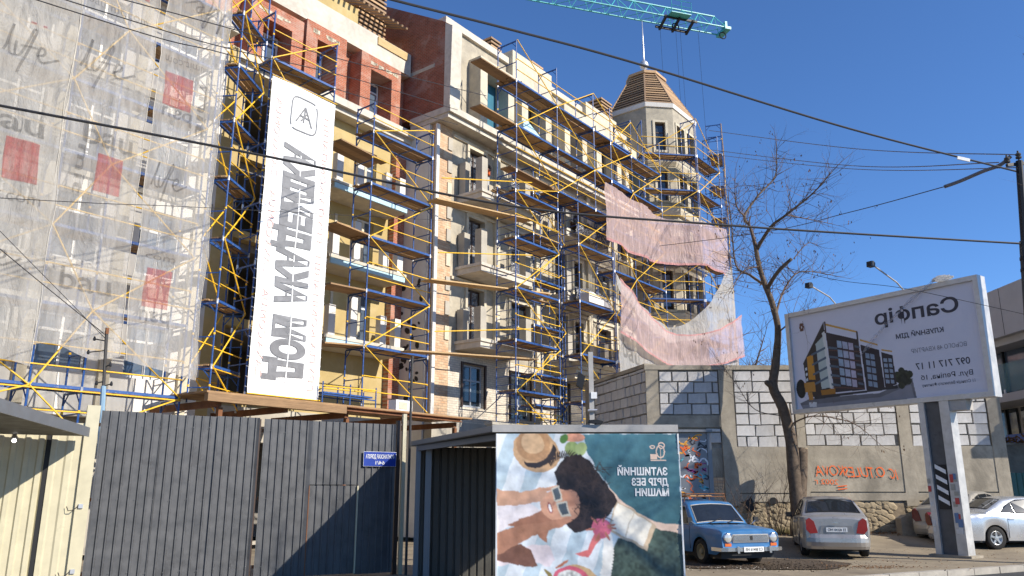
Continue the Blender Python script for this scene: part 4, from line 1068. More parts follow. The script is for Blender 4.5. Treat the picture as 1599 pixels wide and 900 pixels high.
for k in range(26):
    a = -2.6+k*.11; pt.put(pt.ell(470+110*math.cos(a)-30, 330+95*math.sin(a), 26, 4, a+.6), (56, 42, 38), .4)
pt.put(pt.poly([(72, 770), (180, 720), (260, 690), (340, 700), (375, 770), (350, 802), (240, 775), (72, 798)]), (232, 214, 214), .12)
pt.put(pt.poly([(72, 712), (200, 690), (250, 720), (285, 800), (200, 800), (72, 770)]), (126, 82, 62), .2, .1)
pt.put(pt.poly([(72, 505), (230, 480), (310, 525), (210, 590), (130, 605), (72, 640)]), (240, 228, 226), .1)
pt.put(pt.poly([(130, 592), (250, 548), (340, 500), (420, 560), (340, 620), (330, 690), (280, 640), (180, 610)]), (176, 116, 84), .2)
pt.put(pt.ell(405, 498, 104, 84, .15), (206, 146, 110), .18, .0, 1+.25*np.clip((430-pt.X)/160, -1, .4)); pt.put(pt.ell(455, 460, 50, 44, .3), (196, 132, 96), .15)
pt.put(pt.poly([(72, 412), (200, 432), (300, 405), (395, 394), (402, 408), (330, 425), (345, 440), (310, 478), (200, 494), (72, 502)]), (216, 160, 122), .14)
pt.put(pt.poly([(72, 640), (130, 612), (300, 582), (380, 568), (460, 552), (468, 572), (410, 606), (310, 628), (205, 680), (110, 735), (72, 742)]), (184, 124, 90), .18)
for k in range(3): pt.put(pt.poly([(300+k*30, 412-k*3), (396+k*3, 396+k*12), (398+k*3, 402+k*12), (300+k*30, 424-k*2)]), (206, 148, 112), .1)
for q in ([(362, 412), (402, 402), (412, 470), (376, 478)], [(390, 488), (436, 484), (456, 545), (408, 548)]):
    cx, cy = sum(p[0] for p in q)/4, sum(p[1] for p in q)/4
    pt.put(pt.poly([(cx+(x-cx)*1.18, cy+(y-cy)*1.15) for x, y in q]), (196, 188, 168)); pt.put(pt.poly([(cx+(x-cx)*.86, cy+(y-cy)*.86) for x, y in q]), (74, 84, 92), .5)
pt.put(pt.ell(352, 512, 11, 30, -.25), (168, 84, 76)); pt.put(pt.ell(352, 512, 6, 22, -.25), (246, 240, 232)); pt.put(pt.ell(372, 488, 7, 12, .6), (186, 122, 92))
pt.put(pt.poly([(702, 470), (905, 604), (848, 722), (645, 622)]), (206, 178, 140), .1); pt.put(pt.poly([(706, 480), (880, 598), (832, 700), (655, 612)]), (240, 230, 208), .06, .05); pt.put(pt.poly([(784, 528), (790, 532), (744, 660), (738, 656)]), (206, 192, 166))
pt.put(pt.ell(616, 612, 52, 48, .5), (222, 92, 118), .4, .3); pt.put(pt.poly([(580, 640), (610, 660), (545, 760), (475, 735), (545, 715)]), (222, 104, 100), .3)
for a in range(7): pt.put(pt.ell(616+54*math.cos(a), 612+50*math.sin(a), 24, 6, a), (202, 116, 84), .3)
pt.put(pt.ell(480, 905, 128, 112), (214, 174, 116), .15, .1); pt.put(pt.ell(455, 868, 92, 66, .1), (224, 84, 112), .3); pt.put(pt.ell(450, 868, 66, 48, .1), (206, 206, 198), .3, .9); pt.put(pt.ell(345, 845, 40, 9, .9), (150, 130, 60)); pt.put(pt.ell(410, 790, 40, 7, -.6), (190, 110, 70))
for k in range(70):      # hair strands, fringe and weave on the blanket
    a = k*.37; pt.put(pt.ell(570+70*math.sin(k*1.3), 430+130*math.cos(k*.9), 44, 2.0, a), (66, 50, 44))
B_ = pt.C.copy()
for dy, dx in ((0, 1), (1, 0), (0, -1), (-1, 0)): B_ += np.roll(pt.C, (dy, dx), (0, 1))
pt.C = (B_/5)*(.86+.28*(pt.N1+.5))[..., None]*(1+.12*pt.N2)[..., None]; pt.C = pt.C*.82+.18*pt.C.mean(axis=2, keepdims=True); pt.X, pt.Y = pt.X0, pt.Y0
# pictogram: trees and a cloud in line work
ic = (240, 206, 180)
def ringp(cx, cy, rx, ry): pt.put(pt.ell(cx, cy, rx, ry) & ~pt.ell(cx, cy, rx-6, ry-6), ic)
ringp(938, 222, 24, 34); ringp(945, 190, 18, 18); ringp(897, 198, 15, 10); pt.put(pt.poly([(884, 236), (918, 236), (918, 262), (884, 262)]), ic); pt.put(pt.poly([(884, 264), (966, 264), (966, 270), (884, 270)]), ic); pt.put(pt.poly([(936, 205), (941, 205), (941, 264), (936, 264)]), ic)
pos = thing('advertising_poster', 'vinyl picnic poster with teal corner and white mirrored lettering on the shelter', 'poster', (-.24, 12.84, .08))
PW, PH = 2.86, 2.48
def pw(x, z): return .022*math.sin(x*2.3+z)*math.sin(z*2.6)+.018*noise.noise(Vector((x*2.2, z*1.6, 5)))+.012*math.sin(x*9)*max(0, z-2.1)
fp = lambda u, v: (u*PW, pw(u*PW, v*PH), v*PH)
pt.build('print', 'poster_print', pos, fp)
def pz(zx, zy): return ((zx-72)/963*PW, 0, (965-zy)/837*PH)
onp = lambda p: Vector((p.x, pw(p.x, p.z)-.006, p.z))
for s, a, b, y, h in (('ЗАТИШНИЙ', 970, 708, 343, 38), ('ДВІР БЕЗ', 972, 780, 396, 36), ('МАШИН', 973, 797, 449, 36)):
    o = pz(a, y); mm = MB(); letters(mm, s, o, (-1, 0, 0), (0, 0, 1), width=(a-b)/963*PW, height=h/837*PH, bold=.05, fn=onp); mm.build('lettering', 'white_paint', pos)
for x0, x1, z0, z1 in ((-.012, .012, 0, PH), (PW-.012, PW+.012, 0, PH)):
    MB().box(x0, x1, -.01, .05, z0, z1).build('hem', 'pvc_white', pos)
for i in range(24): boxo('eyelet', PW-.02, PW-.008, -.016, -.010, .06+i*.1, .075+i*.1, 'galv', pos)
# ================================================================== block and concrete boundary wall
WY = 27.0
wal = thing('boundary_wall', 'tall boundary wall of concrete frame, white blocks and rubble stone', 'wall', (10.5, WY, 0))
def wX(px, py=640): # facade position on the wall for a picture column (measured once, at this wall's depth)
    a = (px-800)/1250.; b = (450-py)/1250.; sp, cp = math.sin(math.atan(.252)), math.cos(math.atan(.252)); return a*WY/(cp-b*sp)-10.5
def wZ(py): b = (450-py)/1250.; sp, cp = math.sin(math.atan(.252)), math.cos(math.atan(.252)); return CAM_H+(sp+b*cp)*WY/(cp-b*sp)
xL, xR = wX(1010), wX(1562)
zT, zP, zB = wZ(572), wZ(698), wZ(782)
bk = MB().box(xL+.02, xR-.02, .03, .4, -.2, zT-.02); bk.build('mortar_core', 'mortar', wal)
def cbox(nm, px0, px1, z0, z1, d=-.05): return boxo(nm, round(wX(px0), 2), round(wX(px1), 2), d, .028, round(z0, 2), round(z1, 2), 'concrete_wall', wal)
cbox('coping', 1009, 1563, wZ(578), zT+.02, -.07)
for a, b in ((1010, 1030), (1125, 1147), (1241, 1254), (1399, 1418), (1541, 1562)): cbox('column', a, b, wZ(790), wZ(578)-.005, -.052)
cbox('beam', 1030, 1125, wZ(668), wZ(649), -.04); cbox('band', 1147, 1241, wZ(770), zP, -.035); cbox('band', 1254, 1399, wZ(768), zP+.03, -.03); cbox('band', 1418, 1541, wZ(768), zP+.03, -.034); cbox('band', 1030, 1125, wZ(745), wZ(700), .0)
cbox('ledge', 1147, 1241, wZ(784), wZ(772), -.06); cbox('ledge', 1254, 1399, wZ(782), wZ(770), -.055); cbox('ledge', 1418, 1541, wZ(782), wZ(770), -.05)
def blocks(x0, x1, z0, z1, rh, bl, parent, yf, rot=None):
    z = z0; row = 0
    while z < z1-.08:
        h = min(rh, z1-z); x = x0; first = True
        while x < x1-.05:
            L = bl*random.choice((1, 1, 1, .62, .85)) if not first else bl*random.choice((1, .5, .7))
            first = False; L = min(L, x1-x)
            if x1-(x+L) < .1: L = x1-x
            g = random.uniform(.026, .055)
            if L > .12:
                k = ('ab', round(L*20)/20, round(h*20)/20, random.randrange(3))
                if k not in CACHE:
                    m = MB(); l, hh = k[1], k[2]; e = lambda: random.uniform(-.013, .013)
                    vs = [(e(), -.02+e(), e()), (l+e(), -.02+e(), e()), (l+e(), -.02+e(), hh+e()), (e(), -.02+e(), hh+e())]
                    bvl = .012; f2 = [(v[0]+(bvl if v[0] < l/2 else -bvl), -.035, v[2]+(bvl if v[2] < hh/2 else -bvl)) for v in vs]
                    m.add(vs+f2+[(v[0], .03, v[2]) for v in vs], [(4, 5, 6, 7), (0, 1, 5, 4), (1, 2, 6, 5), (2, 3, 7, 6), (3, 0, 4, 7), (8, 9, 1, 0), (9, 10, 2, 1), (10, 11, 3, 2), (11, 8, 0, 3)])
                    CACHE[k] = m.mesh('block', 'aerated')
                o = link('block', CACHE[k], parent, (x+g/2, yf+random.uniform(-.006, .012), z+g/2)); o.scale = ((L-g)/k[1], 1, (h-g)/k[2])
            x += L
        z += rh; row += 1
for a, b, y0, y1 in ((1031, 1124, 578, 648), (1148, 1240, 578, 699), (1255, 1398, 578, 697), (1419, 1540, 578, 697), (1101, 1124, 669, 693)):
    blocks(wX(a), wX(b), wZ(y1), wZ(y0), .365, .63, wal, .0)
# rubble masonry: larger stones one by one, the rest joined
def stone_mesh(seed):
    k = ('stone', seed)
    if k not in CACHE:
        bm = bmesh.new(); bmesh.ops.create_icosphere(bm, subdivisions=1, radius=.5)
        for v in bm.verts: v.co *= 1+.28*noise.noise(v.co*2.3+Vector((seed*3.1, 0, 0))); v.co.y *= .6; v.co.x *= 1.2
        me = bpy.data.meshes.new('stone'); bm.to_mesh(me); bm.free(); me.materials.append(M('stone')); CACHE[k] = me
    return CACHE[k]
sm_ = MB()
for a, b in ((1148, 1240), (1255, 1398), (1419, 1540)):
    x0, x1 = wX(a, 800), wX(b, 800); x = x0
    while x < x1:
        z = -.05
        while z < wZ(786):
            s = random.uniform(.12, .30)
            if s > .235:
                o = link('stone', stone_mesh(random.randrange(7)), wal, (x+random.uniform(-.05, .05), .0, z+s*.4)); o.scale = (s*1.25, .14, s); o.rotation_euler = (0, random.uniform(-.5, .5), 0)
            else:
                c = Vector((x+random.uniform(-.05, .05), .0, z+s*.4)); me = stone_mesh(random.randrange(7)); q = Matrix.Rotation(random.uniform(-1, 1), 3, 'Y')
                sm_.add([c+(q @ Vector((v.co.x*s*1.2, v.co.y*.16, v.co.z*s))) for v in me.vertices], [tuple(p.vertices) for p in me.polygons])
            z += s*.78
        x += .19
o = sm_.build('small_stones', 'stone', wal); o['kind'] = 'stuff'
MB().box(wX(1147), wX(1541), -.004, .029, -.2, wZ(786)).build('rubble_bed', 'rubble_bed', wal)
MB().box(wX(1032), wX(1124), -.0, .029, -.2, wZ(746)).build('rubble_bed', 'brick_orange', wal)
for px, py, w, h in ((1196, 783, .3, .22), (1160, 790, .32, .55)): MB().prism([(wX(px)+w/2*math.cos(t)*random.uniform(.7, 1.2), wZ(py)+h/2*math.sin(t)*random.uniform(.7, 1.2)) for t in [k*math.pi/5 for k in range(10)]], -.085, -.004, 'y').build('hole', 'black', wal)  # black patches set proud of the stones, painting the shade inside holes
MB().prism([(wX(1366), -.2), (wX(1445), -.2), (wX(1445), wZ(803)), (wX(1375), wZ(803)), (wX(1366), wZ(808))], -1.0, -.62, 'y').build('plinth', 'concrete_wall', wal)
# sprayed lettering
m = MB(); letters(m, 'IC O.TULESKOVA', (wX(1402, 740), -.058, wZ(747)), (-1, 0, .03), (0, 0, 1), width=wX(1402)-wX(1277), height=.34, bold=.0, shear=.2, fn=lambda p: p+Vector((.05*noise.noise(Vector((p.x*3, p.z*3, 1))), 0, .10*noise.noise(Vector((p.x*2.1, 0, 3)))+.04*noise.noise(Vector((p.x*7, p.z*4, 8))))))
m.build('sprayed_lettering', 'orange_paint', wal)
m = MB(); letters(m, '2002 г', (wX(1308, 748), -.058, wZ(757)), (-1, 0, .03), (0, 0, 1), width=wX(1308)-wX(1272), height=.17, bold=.0); letters(m, '=', (wX(1322, 760), -.061, wZ(768)), (-1, 0, -.1), (0, 0, 1), width=.3, height=.3); m.build('sprayed_lettering', 'orange_paint', wal)
# return of the wall towards the building
ra, rb = Vector((4.55, 27.02, 0)), Vector((3.25, 31.5, 0)); rl = (rb-ra).length
rw = thing('return_wall', 'shaded block wall running back from the boundary wall corner', 'wall', rb, math.atan2((ra-rb).y, (ra-rb).x))
MB().box(0, rl-.03, .03, .4, -.2, 5.72).build('mortar_core', 'mortar', rw); boxo('coping', 0, rl-.02, -.05, .38, 5.73, 5.86, 'concrete_wall', rw)
boxo('column', -.9, 0, -.05, .3, 0, 5.9, 'concrete_wall', rw)
blocks(.04, rl-.05, 2.0, 5.72, .36, .62, rw, .0)
# low grey coping wall at the foot of the right wing
lw = lthing('site_wall', 'low grey concrete wall at the foot of the right wing', 'wall', 22.3, 18.2, 0)
boxo('panel', 0, 10.5, 0, .25, 0, 3.95, 'concrete', lw); boxo('coping', -.05, 10.55, -.06, .3, 3.952, 4.05, 'concrete', lw)
# graffiti-covered metal bin shelter beside the hut
gp = thing('bin_shelter', 'dark metal bin shelter covered with graffiti beside the picnic poster', 'shelter', (4.85, 24.0, 0))
boxo('panel', 0, .9, 0, .08, 1.25, 3.3, 'sheet_grey', gp); boxo('post', .9, 1.02, -.03, .1, 0, 3.35, 'sheet_grey', gp); boxo('base_panel', -.1, 1.12, -.1, .3, 0, 1.24, 'fence_dark', gp); boxo('roof_strip', -.1, 1.05, -.12, .4, 3.352, 3.42, 'sheet_grey', gp)
gcols = {'g1': (.75, .14, .03), 'g2': (.70, .70, .72), 'g3': (.10, .35, .42), 'g4': (.30, .06, .22), 'g5': (.75, .35, .05), 'g6': (.03, .03, .04)}
for k, c in gcols.items(): D['spray_'+k] = plain(c, .6)
gm = {k: MB() for k in gcols}
for i in range(46):
    k = random.choice(list(gcols)); x, z = random.uniform(.04, .75), random.uniform(1.35, 3.2); pts = [(x, z)]
    for j in range(5): pts.append((min(.88, max(.02, pts[-1][0]+random.uniform(-.12, .15))), min(3.27, max(1.28, pts[-1][1]+random.uniform(-.1, .1)))))
    w = random.uniform(.008, .03)
    for a, b in zip(pts, pts[1:]):
        d = Vector((b[0]-a[0], b[1]-a[1])).normalized() if (Vector(b)-Vector(a)).length > 1e-6 else Vector((1, 0)); q = Vector((-d.y, d.x))*w
        y = -.003-.0012*i/10
        gm[k].add([(a[0]-q.x, y, a[1]-q.y), (b[0]-q.x, y, b[1]-q.y), (b[0]+q.x, y, b[1]+q.y), (a[0]+q.x, y, a[1]+q.y)], [(0, 1, 2, 3)])
for k in gm: gm[k].build('graffiti', 'spray_'+k, gp)['kind'] = 'stuff'
# ================================================================== modern house at the right edge
D['render_grey'] = mottled((.46, .44, .43), .08, 1.2, .85, .1, 30, stain=(.39, .37, .36), samt=.4)
D['glass_clear'] = net((.25, .42, .44), .35, .05, .2)
hs = thing('modern_house', 'modern grey house with overhanging roof and glass balcony at right edge', 'house', (18.28, 30, 0))
MB().box(0, 12, -4.6, 4.2, 7.25, 9.05).build('roof_slab', 'render_grey', hs); MB().box(.3, 12, -4.6, 4.0, 7.0, 7.248).build('soffit', 'render_grey', hs)
for y in (-4.0, -2.4, -.8): boxo('panel_joint', -.006, .0, y, y+.02, 7.26, 9.04, 'black', hs)
MB().box(-.05, 12, -4.6, 4.2, 4.85, 5.15).build('balcony_slab', 'render_grey', hs)
MB().box(1.5, 12, -4.6, 3.4, 0, 6.99).build('wall', 'render_grey', hs)
for i in range(5):
    y = -4.6+i*1.5
    o = MB().box(1.2, 1.32, y, y+1.46, 5.16, 6.98).build('window', 'glass_blue', hs); MB().box(1.1, 1.19, y-.05, y+.03, 5.152, 6.99).build('frame', 'black', o)
    o = MB().box(1.40, 1.49, y+.1, y+1.3, 3.0, 4.8).build('window', 'glass', hs); MB().box(1.33, 1.395, y+.66, y+.74, 3.0, 4.8).build('frame', 'black', o)
MB().box(1.30, 1.325, 1.0, 2.2, 3.1, 3.8).build('blue_panel', 'sign_blue', hs)
boxo('glass_balustrade', .02, .045, -4.5, 4.1, 5.2, 6.25, 'glass_clear', hs)
for i in range(7): boxo('balustrade_clip', .0, .06, -4.2+i*1.3, -4.12+i*1.3, 5.152, 5.3, 'galv', hs)
boxo('camera_bracket', -.2, -.02, -3.2, -3.12, 8.5, 8.56, 'black', hs); boxo('security_camera', -.32, -.2, -3.3, -3.05, 8.42, 8.54, 'black', hs)
rt = thing('retaining_wall', 'low concrete retaining wall below the modern house', 'wall', (16.2, 29.2, 0)); boxo('panel', 0, 9, 0, .3, -.1, 3.25, 'concrete_wall', rt); boxo('coping', 0, 9, -.05, .35, 3.252, 3.33, 'concrete_wall', rt)
m = MB()
for i in range(700):
    p = Vector((random.uniform(.1, 6), random.uniform(-.1, .5), 3.33+abs(random.gauss(0, .1)))); a = Vector((random.uniform(-1, 1), random.uniform(-1, 1), random.uniform(-.6, 1))).normalized()*.07; b = a.cross(Vector((random.random(), random.random(), .3))).normalized()*.035
    m.add([p, p+a+b, p+2*a, p+a-b], [(0, 1, 2, 3)])
setp(m.build('dry_creeper', 'leaf_dry', None, (16.2, 29.2, 0)), 'brown dry creeper on top of the low retaining wall', 'plant')
D['green_sheet'] = paint((.03, .11, .10), .5, wear=(.2, .22, .2), wamt=.4, wth=.62)
gg = thing('green_gate', 'dark green sheet metal gate at the right edge', 'gate', (16.55, 27.6, 0)); corr(MB(), 0, 4, .1, 2.25, per=.2).build('gate_sheet', 'green_sheet', gg); boxo('gate_post', -.25, -.03, -.05, .12, 0, 2.75, 'black', gg)
for z in (.4, 1.9): boxo('gate_rail', 0, 4, .04, .09, z, z+.06, 'black', gg)
# ================================================================== billboard
BL, BR_ = Vector((8.87, 25.5, 0)), Vector((12.32, 20.5, 0)); bd = (BR_-BL).normalized(); BW = (BR_-BL).length
bb = thing('billboard', 'large roadside billboard with mirrored lettering and apartment picture on a steel post', 'billboard', BL, math.atan2(bd.y, bd.x))
D['frame_alu'] = paint((.50, .49, .47), .4, .3, wear=(.30, .29, .27), wamt=.5, wth=.6, wscale=3.)
bz0, bz1 = 4.02, 7.24
fr = .13
MB().box(0, BW, .0, .42, bz0, bz0+fr).build('frame_rail', 'frame_alu', bb); MB().box(0, BW, .0, .42, bz1-fr, bz1).build('frame_rail', 'frame_alu', bb)
MB().box(0, fr, .002, .418, bz0+fr, bz1-fr).build('frame_stile', 'frame_alu', bb); MB().box(BW-fr, BW, .002, .418, bz0+fr, bz1-fr).build('frame_stile', 'frame_alu', bb)
MB().box(fr, BW-fr, .1, .36, bz0+fr, bz1-fr).build('backing', 'pole_grey', bb)
pb = Paint(0, 1, 0, 1, 420, 230); pb.Y = 1-pb.Y
def up_(zx, zy):
    s = (zx-85)/900.; u = s*25.5/(20.5+s*5.0); t, b = 350-200*s, 800-100*s; return (u, (b-zy)/(b-t))
def P_(*q): return pb.poly([up_(x, y) for x, y in q])
pb.put(pb.X > -1, (206, 205, 214), .03)
pb.put(P_((100, 770), (150, 745), (470, 715), (630, 640), (640, 735), (530, 750), (110, 795)), (108, 108, 112), .3); pb.put(P_((105, 780), (470, 735), (620, 670), (630, 735), (110, 797)), (132, 132, 138), .15)
[pb.put(pb.ell(up_(590, 640)[0]+.035*math.cos(k*2.4)*(k/9)**.5, up_(590, 640)[1]+.085*math.sin(k*2.4)*(k/9)**.5, .017, .035), (46+k, 50+k, 44), .6, .8) for k in range(10)]; pb.put(pb.ell(*up_(110, 700), .03, .10), (40, 42, 40), .5, .6)
pb.put(P_((130, 575), (243, 366), (247, 735), (140, 740)), (62, 54, 50), .2)
pb.put(P_((195, 480), (243, 430), (246, 690), (205, 700)), (176, 186, 180), .1); pb.put(P_((150, 545), (178, 530), (180, 655), (150, 655)), (196, 138, 52), .15)
pb.put(P_((230, 425), (243, 415), (258, 690), (243, 695)), (208, 208, 202), .05)
pb.put(P_((247, 420), (398, 455), (405, 700), (262, 715)), (58, 50, 52), .2); pb.put(P_((405, 480), (490, 505), (498, 695), (412, 702)), (54, 48, 50), .2); pb.put(P_((498, 515), (550, 530), (555, 672), (500, 690)), (58, 52, 54), .2)
pb.put(P_((247, 375), (396, 413), (396, 422), (247, 386)), (196, 152, 70)); pb.put(P_((404, 452), (486, 476), (486, 484), (404, 461)), (196, 152, 70)); pb.put(P_((500, 500), (550, 508), (550, 515), (500, 508)), (196, 152, 70)); pb.put(P_((244, 366), (252, 368), (252, 425), (244, 425)), (80, 66, 60)); pb.put(P_((390, 412), (398, 414), (398, 460), (390, 458)), (70, 60, 58))
for r in range(5):
    for c in range(3):
        x, y = 296+c*26, 460+r*45+c*5; pb.put(P_((x, y), (x+22, y+4), (x+22, y+38), (x, y+36)), (150+12*c, 168, 186), .25, .25)
        x, y = 424+c*22, 520+r*34+c*4
        if c < 2: pb.put(P_((x, y), (x+18, y+4), (x+18, y+28), (x, y+26)), (130, 146, 164), .25, .2)
    for c in range(2): x, y = 506+c*22, 545+r*26; pb.put(P_((x, y), (x+17, y+2), (x+17, y+19), (x, y+18)), (140, 154, 170), .25)
    y = 490+r*45; pb.put(P_((252, y), (294, y+6), (294, y+16), (252, y+12)), (84, 98, 112), .2); pb.put(P_((376, y-8), (400, y-2), (400, y+8), (376, y+4)), (84, 96, 110), .2); pb.put(P_((255, y+17), (400, y+22), (400, y+27), (255, y+22)), (92, 66, 58))
for r in range(4): y = 510+r*48; pb.put(P_((170, y+20), (238, y-18), (238, y-6), (170, y+30)), (86, 100, 114), .2)
for r in range(4): pb.put(P_((136, 600+r*26), (146, 594+r*26), (146, 608+r*26), (136, 612+r*26)), (196, 204, 208))
pb.put(P_((126, 672), (175, 665), (176, 712), (128, 716)), (184, 132, 62)); pb.put(P_((140, 716), (160, 714), (162, 752), (142, 756)), (184, 132, 62)); pb.put(P_((200, 705), (268, 695), (268, 728), (202, 735)), (160, 110, 46)); pb.put(P_((140, 765), (176, 762), (174, 785), (142, 787)), (206, 206, 206))
pb.put(P_((165, 735), (405, 705), (555, 675), (560, 690), (170, 750)), (58, 56, 56), .4)
for k in range(6):
    a = k*math.pi/3; cx, cy = up_(137, 397); pb.put(pb.ell(cx+.017*math.cos(a)*.5*1.0, cy+.033*math.sin(a), .0075, .017, 0), (104, 72, 58))
cx, cy = up_(137, 397); pb.put(pb.ell(cx, cy, .004, .008), (206, 205, 214))
iw, ih = BW-2*fr, bz1-bz0-2*fr
pb.build('print', 'board_print', bb, lambda u, v: (fr+u*iw, .085, bz0+fr+v*ih))
D['board_ink'] = plain((.035, .035, .05), .5); D['board_ink_grey'] = plain((.22, .22, .25), .5)
def btext(s, ua, ub, v, h, mat, bold=0.0):
    mm = MB(); letters(mm, s, (fr+ub*iw, .079, bz0+fr+v*ih), (-1, 0, 0), (0, 0, 1), width=(ub-ua)*iw, height=h, bold=bold); mm.build('lettering', mat, bb)
btext('Сапфір', .50, .918, .755, .40, 'board_ink', .03); btext('КЛУБНИЙ ДІМ', .60, .835, .585, .13, 'board_ink', .03); btext('ВСЬОГО 48 КВАРТИР', .668, .93, .425, .125, 'board_ink_grey'); btext('097 717 11 17', .68, .935, .265, .19, 'board_ink', .012); btext('Вул. Репіна, 1б', .70, .94, .165, .135, 'board_ink', .006); btext('11 Станція Великого Фонтану', .70, .945, .10, .085, 'board_ink')
# torn plastic film caught on the frame
m = MB(); n = 26
for i in range(n+1):
    t = i/n; x = BW-1.05-2.35*t-.25*math.sin(t*3); z = bz1+.08-1.75*t; w = .10+.42*t*(1-.35*t)
    for k in range(5):
        q = k/4-.5; m.v.append((x+q*w*1.1, -.05-.05*math.sin(t*5+k)-.03*math.sin(k*2.2+t*11), z+q*w*.55+.03*math.sin(t*9+k*2)))
for i in range(n):
    for k in range(4): a = i*5+k; m.f.append([a, a+1, a+6, a+5]); m.m.append(0)
m.build('torn_film', 'film_clear', bb, smooth=True)
bm = bmesh.new(); bmesh.ops.create_icosphere(bm, subdivisions=3, radius=1)
for v in bm.verts: v.co *= .8+.45*noise.noise(v.co*2.6); v.co = Vector((v.co.x*.33, v.co.y*.14, v.co.z*.11))
me = bpy.data.meshes.new('film_knot'); bm.to_mesh(me); bm.free(); me.materials.append(M('net_white')); link('film_knot', me, bb, (BW-.9, .0, bz1+.08))
# post: two flanges, shade of the gap painted as a dark panel, with hazard plate and stickers
pu = .735*BW
MB().box(pu-.42, pu-.26, .02, .38, 0, bz0-.002).build('post_flange', 'frame_alu', bb); MB().box(pu+.16, pu+.42, .02, .38, 0, bz0-.002).build('post_flange', 'frame_alu', bb)
MB().box(pu-.26, pu+.16, .10, .30, 0, bz0-.004).build('post_gap_panel', 'fence_dark', bb)
MB().box(pu-.20, pu+.10, .07, .095, 1.2, 2.35).build('hazard_plate', 'black', bb)
for k in range(4):
    z = 1.35+k*.27; m = MB().prism([(pu-.19, z+.1), (pu+.09, z-.06), (pu+.09, z+.05), (pu-.19, z+.21)], .062, .068, 'y'); m.build('hazard_stripe', 'white_paint', bb)
for i in range(22):
    x = random.choice((pu-.41, pu+.2, pu+.27)); z = random.uniform(.5, 2.0); w, h = random.uniform(.07, .12), random.uniform(.08, .2)
    D.setdefault('sticker%d' % (i % 4), plain([(.6, .6, .58), (.5, .07, .06), (.12, .2, .35), (.35, .33, .28)][i % 4], .6))
    boxo('sticker', x, x+round(w, 2), .0165-.0008*i, .0195, z, z+round(h, 2), 'sticker%d' % (i % 4), bb)
MB().box(pu-.55, pu+.55, -.1, .5, -.05, .06).build('post_footing', 'concrete_wall', bb)
for u, L in ((.27*BW, 1.0), (.63*BW, 1.25)):
    MB().tube([(u+.15, .2, bz1-.02), (u+.05, .0, bz1+.25), (u-.1, -.75*L, bz1+.55*L)], .022, 6).build('lamp_arm', 'pole_grey', bb)
    MB().prism([(-.10, -.075), (.09, -.075), (.12, .05), (.04, .10), (-.08, .08)], -.075, .075, 'x').build('lamp_head', 'black', bb, (u-.1, -.78*L, bz1+.53*L))
MB().box(BW-1.3, BW-.75, .05, .4, bz0-.28, bz0-.004).build('ballast_box', 'pole_grey', bb)
